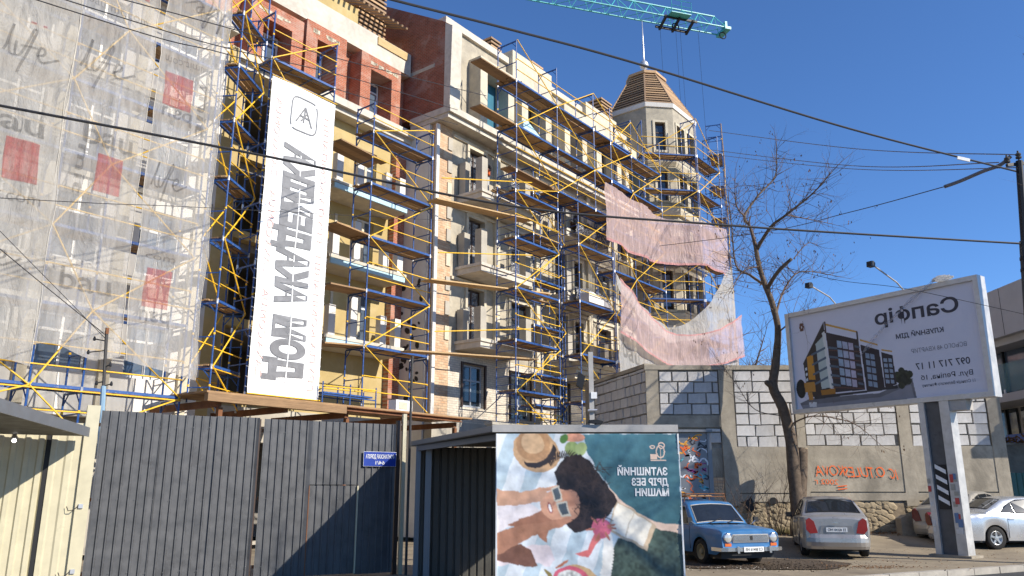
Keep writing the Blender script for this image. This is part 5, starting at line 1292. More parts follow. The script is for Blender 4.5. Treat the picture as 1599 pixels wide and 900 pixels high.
# ================================================================== cars
def interp(tab, x):
    if x <= tab[0][0]: return tab[0][1]
    for (a, va), (b, vb) in zip(tab, tab[1:]):
        if x <= b: t = (x-a)/(b-a); return va+(vb-va)*t
    return tab[-1][1]
def smooth_tab(tab, x, e=.06): return (interp(tab, x-e)+interp(tab, x)*2+interp(tab, x+e))/4
def make_car(name, label, spec, loc, heading):
    """x runs from the rear (0) to the nose (L); heading is the world direction of the nose"""
    c = thing(name, label, 'car', (loc[0], loc[1], loc[2]), heading)
    L, W = spec['L'], spec['W']; r = spec['wheel']; axles = spec['axles']; bm_ = spec['paint']
    belt, roof, sill = spec['belt'], spec['roof'], spec['sill']
    N = 120; HW = W/2
    def hw(x): return HW*smooth_tab(spec['plan'], x, .08)
    def zb(x):
        z = smooth_tab(sill, x, .03)
        for a in axles:
            d = abs(x-a); R_ = r*1.17
            if d < R_: z = max(z, r+math.sqrt(R_*R_-d*d)*.98)
        return z
    ox = -L/2
    # lower body shell
    m = MB(); prof_n = 9
    for i in range(N+1):
        x = L*i/N; w = hw(x); z0 = zb(x); z1 = smooth_tab(belt, x, .05); z1 = max(z1, z0+.03)
        crown = spec.get('crown', .035)
        secs = [(w*.955, z0), (w*.985, z0+(z1-z0)*.22), (w*1.0, z0+(z1-z0)*.55), (w*.992, z0+(z1-z0)*.8), (w*.965, z1-.012), (w*.93, z1+.008), (w*.6, z1+crown*.7), (w*.3, z1+crown*.95), (0, z1+crown)]
        row = [(x+ox, y, z) for y, z in secs]; row += [(x+ox, -y, z) for y, z in secs[-2::-1]]
        m.v += row
    k = len(secs)*2-1
    for i in range(N):
        for j in range(k-1): a = i*k+j; m.f.append([a, a+1, a+k+1, a+k]); m.m.append(0)
    m.f.append(list(range(k))); m.m.append(0); m.f.append([N*k+j for j in range(k)]); m.m.append(0)
    body = m.build('body', bm_, c, smooth=True)
    for p in body.data.polygons:
        if abs(p.normal.x) > .97: p.use_smooth = False
    MB().box(ox+.15, -ox-.15, -HW*.86, HW*.86, r*.62, r*1.3+.12).build('underbody', 'black', c)
    # greenhouse
    g0, g1 = roof[0][0], roof[-1][0]; tum = spec.get('tumble', .8); NG = 60
    def gh(x, t):   # side surface: t 0 at belt, 1 at roof edge
        zb_, zr = smooth_tab(belt, x, .05)-.01, interp(roof, x); w = hw(x)*.94; f = min(1, (zr-zb_)/(spec['H']-zb_+1e-6))
        return Vector((x+ox, w*(1-(1-tum)*t*f), zb_+(zr-zb_)*t))
    m = MB()
    for i in range(NG+1):
        x = g0+(g1-g0)*i/NG; ss = [gh(x, t) for t in (0, .5, .93)]; e = gh(x, 1.0); ss += [Vector((e.x, e.y*.95, e.z+.012)), Vector((e.x, e.y*.6, e.z+.035)), Vector((e.x, 0, e.z+.045))]
        m.v += [tuple(p) for p in ss]+[(p.x, -p.y, p.z) for p in ss[-2::-1]]
    k = 11
    for i in range(NG):
        for j in range(k-1): a = i*k+j; m.f.append([a, a+1, a+k+1, a+k]); m.m.append(0)
    m.build('cabin', bm_, c, smooth=True)
    def side_glass(poly):
        for sgn in (1, -1):
            mm = MB(); n = len(poly)
            pts = []
            for x, t in poly: p = gh(x, t); pts.append((p.x, sgn*(p.y+.008), p.z))
            mm.add(pts, [tuple(range(n))]); mm.build('side_window', 'car_glass', c)
            tr = MB(); tr.tube(pts+[pts[0]], .011, 4, cap=False); tr.build('window_trim', spec.get('trim', 'black'), c)
    for poly in spec['sides']: side_glass(poly)
    def screen(xa, xb, nm, inset=.88):
        mm = MB(); nn = 8
        for i in range(nn+1):
            x = xa+(xb-xa)*i/nn; p = gh(x, 1.0)
            for q in (-1, -.5, 0, .5, 1): mm.v.append((p.x+(.012 if xa > L/2 else -.012)*1.0, q*p.y*inset, p.z+.012+.036*(1-q*q)))
        for i in range(nn):
            for j in range(4): a = i*5+j; mm.f.append([a, a+1, a+6, a+5]); mm.m.append(0)
        o = mm.build(nm, 'car_glass', c, smooth=True)
        ed = [mm.v[j] for j in range(5)]+[mm.v[i*5+4] for i in range(1, nn+1)]+[mm.v[nn*5+j] for j in (3, 2, 1, 0)]+[mm.v[i*5] for i in range(nn-1, -1, -1)]
        MB().tube(ed, .014, 4, cap=False).build('screen_trim', spec.get('trim', 'black'), c)
    screen(*spec['wind'], 'windscreen'); screen(*spec['rear'], 'rear_window')
    # wheels
    wk = ('wheel', name)
    for a in axles:
        for sgn in (1, -1):
            y = sgn*(HW-.13)
            ty = MB().lathe([(r*.62, -.09), (r*.9, -.1), (r, -.07), (r*1.0, .07), (r*.9, .1), (r*.62, .09)], 28, 'y', cap=False); wh = ty.build('wheel', 'rubber', c, (a+ox, y, r), smooth=True)
            rim = MB().lathe([(r*.64, .05*sgn), (r*.63, .085*sgn), (r*.56, .088*sgn), (r*.52, .05*sgn), (.0, .035*sgn)], 24, 'y', cap=False); rim.build('rim', spec['rim'], wh, smooth=True)
            sp = MB()
            for q in range(5):
                t = q*2*math.pi/5+.3; dx, dz = math.cos(t), math.sin(t)
                if spec.get('spokes', True): sp.bar((dx*.03, sgn*.075, dz*.03), (dx*r*.57, sgn*.08, dz*r*.57), r*.17, .02, up=(0, 1, 0))
            sp.lathe([(.07, .05*sgn), (.06, .095*sgn), (.0, .098*sgn)], 12, 'y', cap=False); sp.build('hub', spec['rim'], wh)
    for a, b, nm, mat in spec.get('boxes', ()): MB().box(a[0]+ox, b[0]+ox, a[1], b[1], a[2], b[2]).build(nm, mat, c)
    # door seams and handles
    for x in spec['seams']:
        for sgn in (1, -1):
            pts = [(x+ox, sgn*(hw(x)*f+.001), z) for f, z in ((.985, zb(x)+.08), (1.0, zb(x)+(interp(belt, x)-zb(x))*.55), (.994, zb(x)+(interp(belt, x)-zb(x))*.8), (.97, interp(belt, x)-.02))]
            MB().tube(pts, .006, 4).build('door_seam', 'black', c)
    for x in spec['handles']:
        for sgn in (1, -1):
            z = zb(x)+(interp(belt, x)-zb(x))*.82; y = hw(x)*.995
            MB().box(x+ox-.09, x+ox+.07, sgn*y-.012, sgn*y+.025, z-.018, z+.018).build('door_handle', spec.get('handle', 'black'), c)
    return c, gh, hw, ox
D['car_glass'] = glass_dark((.012, .014, .016), .05)
D['paint_blue'] = paint((.034, .15, .34), .40, 0, wear=(.06, .12, .20), wamt=.5, wth=.6, wscale=3., coat=.35)
D['paint_silver'] = paint((.42, .40, .375), .32, .55, coat=.5, var=.05, wear=(.33, .30, .26), wamt=.5, wth=.58, wscale=2.5)
D['paint_silver2'] = paint((.56, .57, .58), .26, .55, coat=.7, var=.04)
D['paint_beige'] = paint((.36, .335, .29), .35, .4, coat=.4, var=.06)
D['rim_silver'] = plain((.45, .45, .44), .35, .7)
D['rim_tan'] = mottled((.30, .25, .15), .3, 8., .6, .2, 20)
D['lamp_red'] = plain((.30, .012, .012), .15, 0, .8)
D['lamp_amber'] = plain((.55, .13, .03), .2, 0, .6)
D['lamp_clear'] = plain((.55, .55, .52), .12, .35, .8)
D['number_plate'] = plain((.72, .72, .70), .5)
def plate(c, x, y, z, w, facing, txt, tilt=0.0):
    o = link('number_plate', MB().box(-w/2, w/2, -.006, .006, -.055, .055).mesh('number_plate', 'number_plate'), c, (x, y, z)); o.rotation_euler = (tilt, 0, facing)
    m = MB(); letters(m, txt, (w*.44, -.008, -.032), (-1, 0, 0), (0, 0, 1), width=w*.86, height=.062, bold=.02); m.build('plate_lettering', 'black', o)
# --- blue estate car --------------------------------------------------------------
L = 4.06
est = dict(L=L, W=1.61, H=1.42, wheel=.29, axles=(.72, 3.14), paint='paint_blue', rim='rim_tan', spokes=False, trim='pole_grey', tumble=.83, crown=.03,
    plan=[(0, .90), (.12, .96), (.6, 1.0), (3.2, 1.0), (3.85, .965), (4.06, .93)],
    belt=[(0, .84), (.3, .86), (2.85, .87), (2.95, .865), (3.95, .80), (4.06, .74)], sill=[(0, .42), (.15, .26), (3.8, .26), (4.06, .40)],
    roof=[(.02, .88), (.10, 1.0), (.34, 1.36), (.6, 1.40), (1.6, 1.42), (2.3, 1.385), (2.42, 1.34), (2.88, .88)],
    sides=[[(.30, .12), (.46, .88), (.98, .88), (.98, .12)], [(1.06, .12), (1.06, .88), (1.66, .88), (1.66, .12)], [(1.76, .12), (1.76, .88), (2.36, .88), (2.66, .30), (2.68, .12)]],
    wind=(2.45, 2.84), rear=(.09, .31), seams=(1.02, 1.71, 2.74), handles=(1.15, 1.85), handle='chrome')
fw = Vector((.31, -.95, 0)).normalized(); fc_ = Vector((5.45, 19.15, 0)); ctr = fc_-fw*L/2
car, gh, hw, ox = make_car('estate_car', 'old blue estate car with roof rack parked facing the street', est, (ctr.x, ctr.y, .0), math.atan2(fw.y, fw.x))
x = L+ox
MB().box(x-.03, x+.022, -.47, .47, .535, .715).build('grille_panel', 'pole_grey', car)
for i in range(30): boxo('grille_bar', x+.0225, x+.036, -.45+i*.0305, -.435+i*.0305, .55, .70, 'chrome', car)
MB().box(x+.037, x+.045, -.035, .035, .59, .68).build('badge', 'black', car)
for s in (1, -1):
    o = MB().lathe([(.105, -.04), (.115, .02), (.11, .045), (.095, .05)], 20, 'x', cap=False).build('headlight', 'chrome', car, (x-.005, s*.60, .64), smooth=True); MB().lathe([(.0, .055), (.06, .05), (.1, .035)], 20, 'x', cap=False).build('lens', 'lamp_clear', o, smooth=True)
    boxo('indicator', x-.03, x+.02, s*.60-.08, s*.60+.08, .455, .52, 'lamp_amber', car)
    MB().prism([(x-.1, s*.30), (x+.10, s*.30), (x+.10, s*.66), (x+.04, s*.80), (x-.35, s*.82), (x-.35, s*.80), (x+.0, s*.76)], .35, .43).build('bumper', 'chrome', car)
    boxo('bumper_guard', x+.09, x+.15, s*.42-.03, s*.42+.03, .31, .46, 'chrome', car)
    MB().tube([(x-1.05, s*.78, .90), (x-1.07, s*.9, .98)], .01, 5).build('mirror_arm', 'chrome', car); MB().box(x-1.12, x-1.06, s*.86, s*.98, .94, 1.06).build('mirror', 'black', car)
MB().box(x+.07, x+.09, -.42, .42, .345, .435).build('bumper', 'chrome', car)
plate(car, x+.11, .0, .39, .52, math.pi/2, 'СЗ 80416 НВ')
for yy in (-.25, 0, .25): boxo('bonnet_vent', x-1.12, x-1.0, yy-.1, yy+.1, .888, .899, 'black', car)
for s in (.08, -.42): MB().tube([(x-1.13, s, .905), (x-1.2, s+.45, 1.03)], .008, 4).build('wiper', 'black', car)
MB().box(ox+2.3, ox+2.55, -.35, -.05, .85, 1.02).build('seat_toy', 'white_paint', car)
rk = MB()
for yy in (-.55, .55): rk.tube([(ox+.7, yy, 1.53), (ox+2.25, yy, 1.53)], .014, 5); rk.tube([(ox+.7, yy, 1.60), (ox+2.25, yy, 1.60)], .012, 5)
for i in range(9): xx = ox+.7+i*.194; rk.tube([(xx, -.55, 1.53), (xx, .55, 1.53)], .012, 5)
for xx in (ox+.7, ox+2.25): rk.tube([(xx, -.55, 1.60), (xx, .55, 1.60)], .012, 5)
for xx in (ox+.75, ox+1.45, ox+2.2):
    for yy in (-.55, .55): rk.tube([(xx, yy, 1.6), (xx, yy*1.12, 1.36)], .012, 5)
rk.build('roof_rack', 'rust_beam', car)
for i in range(3): boxo('rack_board', ox+.8, ox+2.1, -.35+i*.22, -.18+i*.22, 1.545, 1.565, 'plank', car)
# --- silver saloon seen from behind -----------------------------------------------------
L = 4.31
sal = dict(L=L, W=1.71, H=1.47, wheel=.30, axles=(.93, 3.41), paint='paint_silver', rim='rim_silver', tumble=.74, crown=.05,
    plan=[(0, .84), (.12, .94), (.5, .99), (3.4, 1.0), (4.0, .94), (4.31, .74)],
    belt=[(0, .90), (.06, .985), (.45, 1.01), (2.9, .93), (3.1, .90), (3.9, .78), (4.31, .62)], sill=[(0, .34), (.15, .24), (4.1, .22), (4.31, .30)],
    roof=[(.42, 1.01), (.52, 1.08), (1.05, 1.38), (1.5, 1.46), (2.0, 1.47), (2.4, 1.42), (3.12, .93)],
    sides=[[(.95, .2), (1.18, .78), (1.42, .86), (1.42, .12)], [(1.48, .12), (1.48, .87), (1.98, .9), (1.98, .12)], [(2.06, .12), (2.06, .9), (2.32, .88), (2.85, .25), (2.88, .12)]],
    wind=(2.45, 3.06), rear=(.53, 1.08), seams=(1.1, 2.02, 2.96), handles=(1.25, 2.12), handle='paint_silver')
def saloon_rear(car, ox, HWr, lampmat='lamp_red', paintm='paint_silver', txt='ІІ 0230 НО', zl=.74):
    for s in (1, -1):
        m = MB(); poly = [(.50, .62), (.70, .60), (.80, .70), (.79, .93), (.70, .985), (.58, .90)]
        m.prism([(s*y*HWr/.8, z) for y, z in poly], ox-.025, ox+.24, 'x'); m.build('tail_lamp', lampmat, car)
    MB().prism([(-.42, .575), (.42, .575), (.36, .80), (-.36, .80)], ox-.014, ox-.004, 'x').build('boot_recess_shade', 'paint_recess_shade', car)
    plate(car, ox-.024, 0, .70, .50, -math.pi/2, txt)
    m = MB(); pr = [(ox-.06, .23), (ox-.11, .30), (ox-.135, .40), (ox-.13, .50), (ox-.07, .585), (ox+.1, .58), (ox+.1, .22)]
    n = 14; w = HWr*1.02
    for i in range(n+1):
        y = -w+2*w*i/n; e = abs(y/w)**6*.16
        for px, pz in pr: m.v.append((px+e, y, pz))
    for i in range(n):
        for j in range(len(pr)): a = i*len(pr); j2 = (j+1) % len(pr); m.f.append([a+j, a+j2, a+len(pr)+j2, a+len(pr)+j]); m.m.append(0)
    m.f.append(list(range(len(pr)))); m.m.append(0); m.f.append([n*len(pr)+j for j in range(len(pr))]); m.m.append(0)
    m.build('bumper', paintm, car, smooth=False)
    MB().box(ox-.055, ox-.04, -.09, .09, .865, .875).build('badge', 'chrome', car); MB().prism([(-.02, .855), (.09, .868), (.02, .885), (-.09, .872)], ox-.06, ox-.03, 'x').build('badge', 'chrome', car)
D['paint_recess_shade'] = paint((.30, .285, .27), .35, .5, coat=.3)  # darker tone on a flat plate stands for shade in the boot recess
fw = Vector((1.1, 4.2, 0)).normalized(); rc_ = Vector((8.2, 21.1, 0)); ctr = rc_+fw*L/2
car, gh, hw, ox = make_car('saloon_car', 'dusty silver saloon car seen from behind by the tree', sal, (ctr.x, ctr.y, .02), math.atan2(fw.y, fw.x))
saloon_rear(car, ox, .73)
for s in (1, -1):
    MB().box(-ox-1.35, -ox-1.2, s*.84, s*1.0, .92, 1.05).build('mirror', 'black', car)
MB().tube([(ox-.05, .45, .28), (ox+.3, .45, .28)], .03, 8).build('exhaust', 'rust_beam', car)
# --- beige saloon behind the billboard post -----------------------------------------------
s2 = dict(sal); D['lamp_red_shaded'] = plain((.12, .012, .012), .2, 0, .6); s2.update(paint='paint_beige', H=1.43, handle='paint_beige')  # darker copy of the red lamp, shade on these lamps put into the colour
fw = Vector((.80, .60, 0)).normalized(); rc_ = Vector((12.75, 25.0, 0)); ctr = rc_+fw*L/2
car, gh, hw, ox = make_car('saloon_car', 'beige saloon car partly hidden behind the billboard post', s2, (ctr.x, ctr.y, .16), math.atan2(fw.y, fw.x))
saloon_rear(car, ox, .73, 'lamp_red_shaded', paintm='paint_beige', txt='ВН 1702 АК')
# --- bright silver executive saloon, side on -------------------------------------------------
L = 4.53
ex = dict(L=L, W=1.73, H=1.42, wheel=.315, axles=(1.02, 3.73), paint='paint_silver2', rim='rim_silver', tumble=.72, crown=.05,
    plan=[(0, .82), (.15, .93), (.6, 1.0), (3.6, 1.0), (4.2, .93), (4.53, .72)],
    belt=[(0, .86), (.08, .95), (.9, .985), (2.9, .91), (3.15, .88), (4.1, .77), (4.53, .60)], sill=[(0, .36), (.2, .25), (4.3, .22), (4.53, .3)],
    roof=[(.78, .985), (.95, 1.08), (1.5, 1.34), (1.95, 1.41), (2.4, 1.42), (2.75, 1.37), (3.35, .87)],
    sides=[[(1.28, .2), (1.5, .62), (1.72, .80), (1.72, .12)], [(1.76, .12), (1.76, .82), (1.95, .88), (2.35, .9), (2.35, .12)], [(2.42, .12), (2.42, .9), (2.66, .88), (3.1, .28), (3.12, .12)]],
    wind=(2.78, 3.3), rear=(.97, 1.52), seams=(1.42, 2.38, 3.24), handles=(1.55, 2.48), handle='paint_silver2')
fw = Vector((.965, .16, 0)).normalized(); rw_ = Vector((13.55, 23.7, 0)); ctr = rw_+fw*(L/2-1.02)
car, gh, hw, ox = make_car('executive_car', 'bright silver saloon car side on at the right edge', ex, (ctr.x, ctr.y+.75, .06), math.atan2(fw.y, fw.x))
saloon_rear(car, ox, .72, 'lamp_red_shaded', paintm='paint_silver2', txt='ВН 4410 СВ')
MB().box(-ox-1.5, -ox-1.35, -.98, -.84, .88, 1.0).build('mirror', 'paint_silver2', car)
# ================================================================== bare trees
def branch_tubes(m, pts, rs, n=6): m.tube(pts, rs, n, cap=False)
def twigs(m, p, d, L, r, lev, rng, leaves, spread=.75, droop=.0):
    """a wandering shoot with side shoots"""
    k = max(3, int(L/.22)); pts = [p]; rs = [r]; q = Vector(p); dd = Vector(d).normalized()
    for i in range(k):
        dd = (dd + Vector((rng.gauss(0, .16), rng.gauss(0, .16), rng.gauss(0, .13)+.05-droop))).normalized()
        q = q+dd*(L/k); pts.append(Vector(q)); rs.append(r*(1-.8*(i+1)/k))
        if lev > 0 and rng.random() < .75 and i > 0:
            s = Vector((rng.gauss(0, 1), rng.gauss(0, 1), rng.gauss(0, .8)+.3)).normalized()
            twigs(m, q, (dd*(1-spread*.5)+s*spread).normalized(), L*rng.uniform(.3, .6), rs[-1]*.75, lev-1, rng, leaves, spread, droop)
    m.tube(pts, rs, 4 if r > .012 else 3, cap=False)
    if lev == 0 and leaves is not None and rng.random() < .13:
        for j in range(rng.randrange(1, 4)):
            c = q+Vector((rng.gauss(0, .04), rng.gauss(0, .04), rng.gauss(0, .05)-.03)); a = Vector((rng.uniform(-.4, .4), rng.uniform(-.4, .4), -1)).normalized()*.05; b = a.cross(Vector((rng.random(), rng.random(), .2))).normalized()*.018
            leaves.add([c, c+a+b, c+2*a, c+a-b], [(0, 1, 2, 3)])
def catmull(P, n=5):
    out = []
    for k in range(len(P)-1):
        p0, p1, p2, p3 = P[max(k-1, 0)], P[k], P[k+1], P[min(k+2, len(P)-1)]
        for i in range(n):
            t = i/n; out.append(.5*((2*p1)+(-p0+p2)*t+(2*p0-5*p1+4*p2-p3)*t*t+(-p0+3*p1-3*p2+p3)*t**3))
    out.append(P[-1]); return out
def W3(px, py, dep):   # the point of a sight line at a given distance ahead
    a = (px-800)/1250.; b = (450-py)/1250.; A = math.atan(.252); sp, cp = math.sin(A), math.cos(A); t = dep/(cp-b*sp); return Vector((a*t, dep, CAM_H+(sp+b*cp)*t))
def tree(label, limbs, base, seed, tw_len=1.3, tw_r=.014, lev=2, dens=.42, stub=None, leafy=True, group=None, trunk_noise=.02):
    """limbs: list of (points with world coordinates, r0, r1, twigs?)"""
    rng = random.Random(seed); o = thing('bare_tree', label, 'tree', base, 0, group); base = Vector(base)
    tm, cm, lv = MB(), MB(), MB()
    for i, (P, r0, r1, tw) in enumerate(limbs):
        C = catmull([Vector(p)-base for p in P]); n = len(C)
        rs = [(r0+(r1-r0)*(k/(n-1))**.8)*(1+.10*noise.noise(Vector((k*.7, i*3.1, seed)))) for k in range(n)]
        (tm if r0 > .05 else cm).tube(C, rs, 10 if r0 > .1 else 6, cap=True)
        if tw:
            acc = 0
            for k in range(max(1, int(n*tw)), n):
                acc += (C[k]-C[k-1]).length
                while acc > dens*.35:
                    acc -= dens*.35
                    d = (C[min(k+1, n-1)]-C[max(k-1, 0)]).normalized(); s = Vector((rng.gauss(0, 1), rng.gauss(0, 1), rng.gauss(0, .7)+.35)).normalized()
                    twigs(cm, C[k], (d*.5+s).normalized(), tw_len*rng.uniform(.5, 1.15), min(tw_r, rs[k]*.6), lev, rng, lv if leafy else None)
            twigs(cm, C[-1], (C[-1]-C[-2]).normalized(), tw_len*.9, rs[-1], lev, rng, lv if leafy else None)
    tm.build('trunk', 'bark', o, smooth=True); cm.build('crown', 'twig', o)
    if lv.v: q = lv.build('dry_leaves', 'leaf_dry', o); q['kind'] = 'stuff'
    return o
TD = 26.0
T = lambda px, py, dd=0: W3(px, py, TD+dd)
limbs = [
 ([T(1247, 842), T(1246, 790), T(1240, 735), T(1236, 690), T(1224, 640), T(1208, 606), T(1211, 575), T(1214, 545)], .25, .12, 0),
 ([T(1214, 545), T(1215, 510), T(1205, 470), T(1196, 448), T(1186, 416), T(1180, 383)], .12, .07, .3),
 ([T(1246, 800), T(1251, 760, .05), T(1253, 700, .1)], .22, .17, 0),
 ([T(1208, 606), T(1197, 597, -.2)], .10, .085, 0),
 ([T(1180, 383), T(1172, 355, .4), T(1163, 338, .6), T(1185, 305, .9), T(1211, 275, 1.2), T(1213, 235, 1.4)], .07, .015, .15),
 ([T(1182, 390), T(1204, 355, -.5), T(1228, 336, -.9), T(1270, 302, -1.2), T(1300, 268, -1.5)], .07, .014, .2),
 ([T(1198, 452), T(1215, 425, -.5), T(1237, 404, -.8)], .075, .055, 0),
 ([T(1212, 492), T(1224, 455, .5), T(1249, 425, .9), T(1300, 430, 1.3)], .05, .012, .25),
 ([T(1196, 447), T(1172, 430, .6), T(1150, 415, 1.0), T(1143, 355, 1.5), T(1138, 310, 1.8)], .055, .012, .2),
 ([T(1186, 416), T(1160, 425, -.8), T(1142, 455, -1.4)], .03, .01, .2),
 ([T(1163, 338), T(1150, 320, -.5), T(1148, 280, -.9)], .035, .01, .2),
 ([T(1228, 336), T(1250, 340, .4), T(1300, 350, .9)], .03, .01, .2),
 ([T(1240, 404), T(1262, 380, .2), T(1280, 385, .5)], .02, .008, .2),
 ([T(1215, 520), T(1240, 500, -.6), T(1262, 490, -1.1)], .03, .01, .3),
 ([T(1232, 665), T(1270, 650, -.5), T(1330, 660, -.9), T(1370, 690, -1.0)], .03, .008, .3),
 ([T(1228, 650), T(1180, 640, .1), T(1150, 600, .2), T(1120, 560, .3)], .02, .006, .4),
]
tr = tree('bare tree with sparse dry leaves and cut stubs before the block wall', limbs, T(1247, 842), 4, 1.2, .012, 2, .19)
MB().lathe([(.0, .012), (.16, .004), (.17, -.03)], 12, cap=False).build('cut_face', 'cut_wood', tr, T(1253, 700, .1)-T(1247, 842))
# shrubby shoots at the foot of the wall
for i, (px, lab) in enumerate(((1215, 'thin leafless shrub at the wall foot left of the tree trunk'), (1160, 'thin leafless shrub at the wall foot behind the blue car'))):
    b = Vector((W3(px, 830, 26.3).x, 26.3, .3)); o = thing('bare_shrub', lab, 'shrub', b); m = MB(); rng = random.Random(20+i)
    for k in range(9): twigs(m, Vector((rng.uniform(-.2, .2), rng.uniform(-.1, .1), 0)), Vector((rng.gauss(-.25, .4), rng.gauss(0, .12), 1)), rng.uniform(1.2, 2.8), .014, 1, rng, None, .6)
    m.build('stems', 'twig', o)
# bare tree beyond the wall, and the street tree whose boughs reach in at the upper right
def rnd_tree(label, base, H, seed, spread, **kw):
    rng = random.Random(seed); b = Vector(base); top = b+Vector((rng.uniform(-.3, .3), rng.uniform(-.3, .3), H*.55)); L = [([b, b.lerp(top, .5)+Vector((.1, 0, 0)), top], H*.022, H*.013, 0)]
    for i in range(7):
        a = i*2.4+rng.uniform(-.3, .3); s = b.lerp(top, rng.uniform(.55, 1.0)); e = s+Vector((math.cos(a)*spread, math.sin(a)*spread, H*rng.uniform(.25, .45)))
        L.append(([s, s.lerp(e, .45)+Vector((math.cos(a)*spread*.12, math.sin(a)*spread*.12, -H*.02)), e], H*.009, H*.0022, .2))
    return tree(label, L, b, seed, H*.16, H*.0016, 2, .55*H/8, leafy=False, **kw)
rnd_tree('distant bare tree rising beyond the block wall', (12.6, 46, 0), 11.5, 31, 2.6)
rnd_tree('second distant bare tree beyond the wall, farther right', (15.9, 50, 0), 11.0, 36, 2.4)
st_b = Vector((10.9, 10.0, -.0))
rng = random.Random(9); SL = [([st_b, st_b+Vector((.1, .05, 2.4)), st_b+Vector((-.05, .1, 4.6))], .2, .13, 0)]
for q in ((-1.9, .5, 10.2), (-1.0, 1.2, 11.0), (-2.6, -.3, 8.9), (.8, 1.6, 11.2), (1.5, -.8, 10.0), (.0, -1.6, 10.6), (-2.2, 1.2, 7.2), (-1.6, -1.4, 7.6)):
    s = st_b+Vector((0, .1, rng.uniform(3.6, 4.6))); e = st_b+Vector(q); SL.append(([s, s.lerp(e, .5)+Vector((q[0]*.15, q[1]*.15, -.2)), e], .085, .02, .2))
tree('bare street tree reaching into the upper right corner', SL, st_b, 12, 1.5, .014, 2, .55, leafy=False)
# ================================================================== poles
up = thing('utility_pole', 'dark utility pole with insulators at the right edge', 'pole', W3(1618, 765, 20)*1.0-Vector((0, 0, 1.7)))
ub = up.location.copy(); pt_ = W3(1592, 252, 20)-ub
MB().tube([(0, 0, 0), pt_*.78], [.16, .13], 12).build('concrete_shaft', 'pole_dark', up); MB().tube([pt_*.74, pt_], [.10, .09], 8).build('steel_top', 'black', up)
for t in (.73, .70): MB().tube([pt_*t, pt_*(t+.008)], .145, 12).build('band', 'black', up)
MB().bar(pt_+Vector((-.35, 0, -.12)), pt_+Vector((.9, .2, .1)), .08, .08).build('cross_arm', 'black', up)
for dx, dz in ((-.32, .0), (.0, .12), (.42, .2)):
    MB().lathe([(.02, 0), (.02, .05), (.07, .06), (.075, .1), (.04, .12), (.07, .15), (.07, .19), (.03, .22), (.02, .28)], 10).build('insulator', 'pole_dark', up, pt_+Vector((dx, 0, dz-.1)))
lp = thing('lamp_pole', 'slim pale square pole with dark flood light behind the picnic poster', 'pole', (1.88, 19.0, 0))
MB().box(-.055, .055, -.055, .055, 0, 4.9).build('shaft', 'pole_grey', lp); MB().box(-.02, .12, -.12, -.056, 3.78, 3.93).build('junction_box', 'white_paint', lp)
MB().prism([(-.36, 4.1), (-.22, 4.0), (-.14, 4.3), (-.3, 4.42)], -.12, .08, 'y').build('flood_light', 'black', lp); MB().bar((-.22, 0, 4.2), (-.08, 0, 4.22), .03, .03).build('bracket', 'black', lp)
for z in (3.5, 3.1): MB().tube([(-.1, -.1, z), (.12, -.1, z+.01)], .03, 6).build('clamp', 'galv', lp)
sp_ = thing('service_pole', 'thin blue steel service pole with insulators behind the cream post', 'pole', (-7.62, 15.4, 0))
stp = W3(167, 522, 15.5)-Vector((-7.62, 15.4, 0))
MB().tube([(0, 0, 0), stp*.7], .05, 8).build('shaft', 'blue_pole', sp_) if False else None
D['blue_pole'] = paint((.22, .34, .44), .5, wear=(.3, .3, .3), wamt=.4)
MB().tube([(0, 0, 0), stp*.78], .05, 8).build('shaft', 'blue_pole', sp_); MB().tube([stp*.78, stp], .03, 6).build('mast', 'pole_dark', sp_); MB().tube([stp, stp+Vector((0, 0, .12))], .035, 6).build('mast_cap', 'rust_beam', sp_)
for k, (t, dx) in enumerate(((.97, -.22), (.93, -.32), (.86, .12), (.80, -.12), (.78, .16))):
    MB().tube([stp*t, stp*t+Vector((dx, -.03, .04*(-1)**k))], .012, 5).build('arm', 'black', sp_); MB().lathe([(.01, -.04), (.026, -.03), (.028, 0), (.02, .03), (.01, .05)], 8).build('insulator', 'black', sp_, stp*t+Vector((dx, -.03, .04*(-1)**k)))
# ================================================================== overhead cables
def cable(label, pts, r, mat='cable', sag=0.0, group='overhead cables'):
    P = catmull([Vector(p) for p in pts], 10); b = P[0]
    o = link('cable', MB().tube([p-b for p in P], r, 6).mesh('cable', mat), None, b)
    return setp(o, label, 'cable', group)
cable('thick black cable crossing the whole view at mid height', [W3(-150, 135, 12.6), W3(0, 165, 13), W3(400, 241, 14.8), W3(800, 322, 16.4), W3(1110, 350, 17.8), W3(1330, 365, 18.8), W3(1602, 381, 20)], .026)
cable('thick black cable running from upper centre to the pole', [W3(480, -38, 11.5), W3(610, -1, 12.2), W3(800, 47, 13.5), W3(1000, 101, 15), W3(1330, 202, 17.9), W3(1588, 268, 20)], .024)
cable('upper thin black wire over the grey netting', [W3(150, -12, 11), W3(365, 46, 14), W3(560, 100, 18), W3(760, 150, 24)], .010)
cable('middle thin black wire over the grey netting', [W3(40, -20, 11), W3(250, 46, 13), W3(365, 78, 15), W3(560, 125, 19), W3(715, 172, 27)], .010)
cable('lower thin black wire over the grey netting', [W3(20, -12, 11), W3(250, 60, 13), W3(365, 88, 15), W3(560, 150, 19), W3(715, 195, 27)], .010)
cable('upper grey wire from the turret scaffolding to the pole', [W3(1108, 204, 44), W3(1330, 232, 30), W3(1590, 242, 20.2)], .017, 'cable_grey')
cable('grey wire pair from the turret to the pole, upper strand', [W3(1108, 234, 44), W3(1330, 259, 30), W3(1560, 254, 20.2)], .017, 'cable_grey'); cable('grey wire pair from the turret to the pole, lower strand', [W3(1108, 241, 44), W3(1330, 264, 30), W3(1590, 262, 20.2)], .015, 'cable_grey')
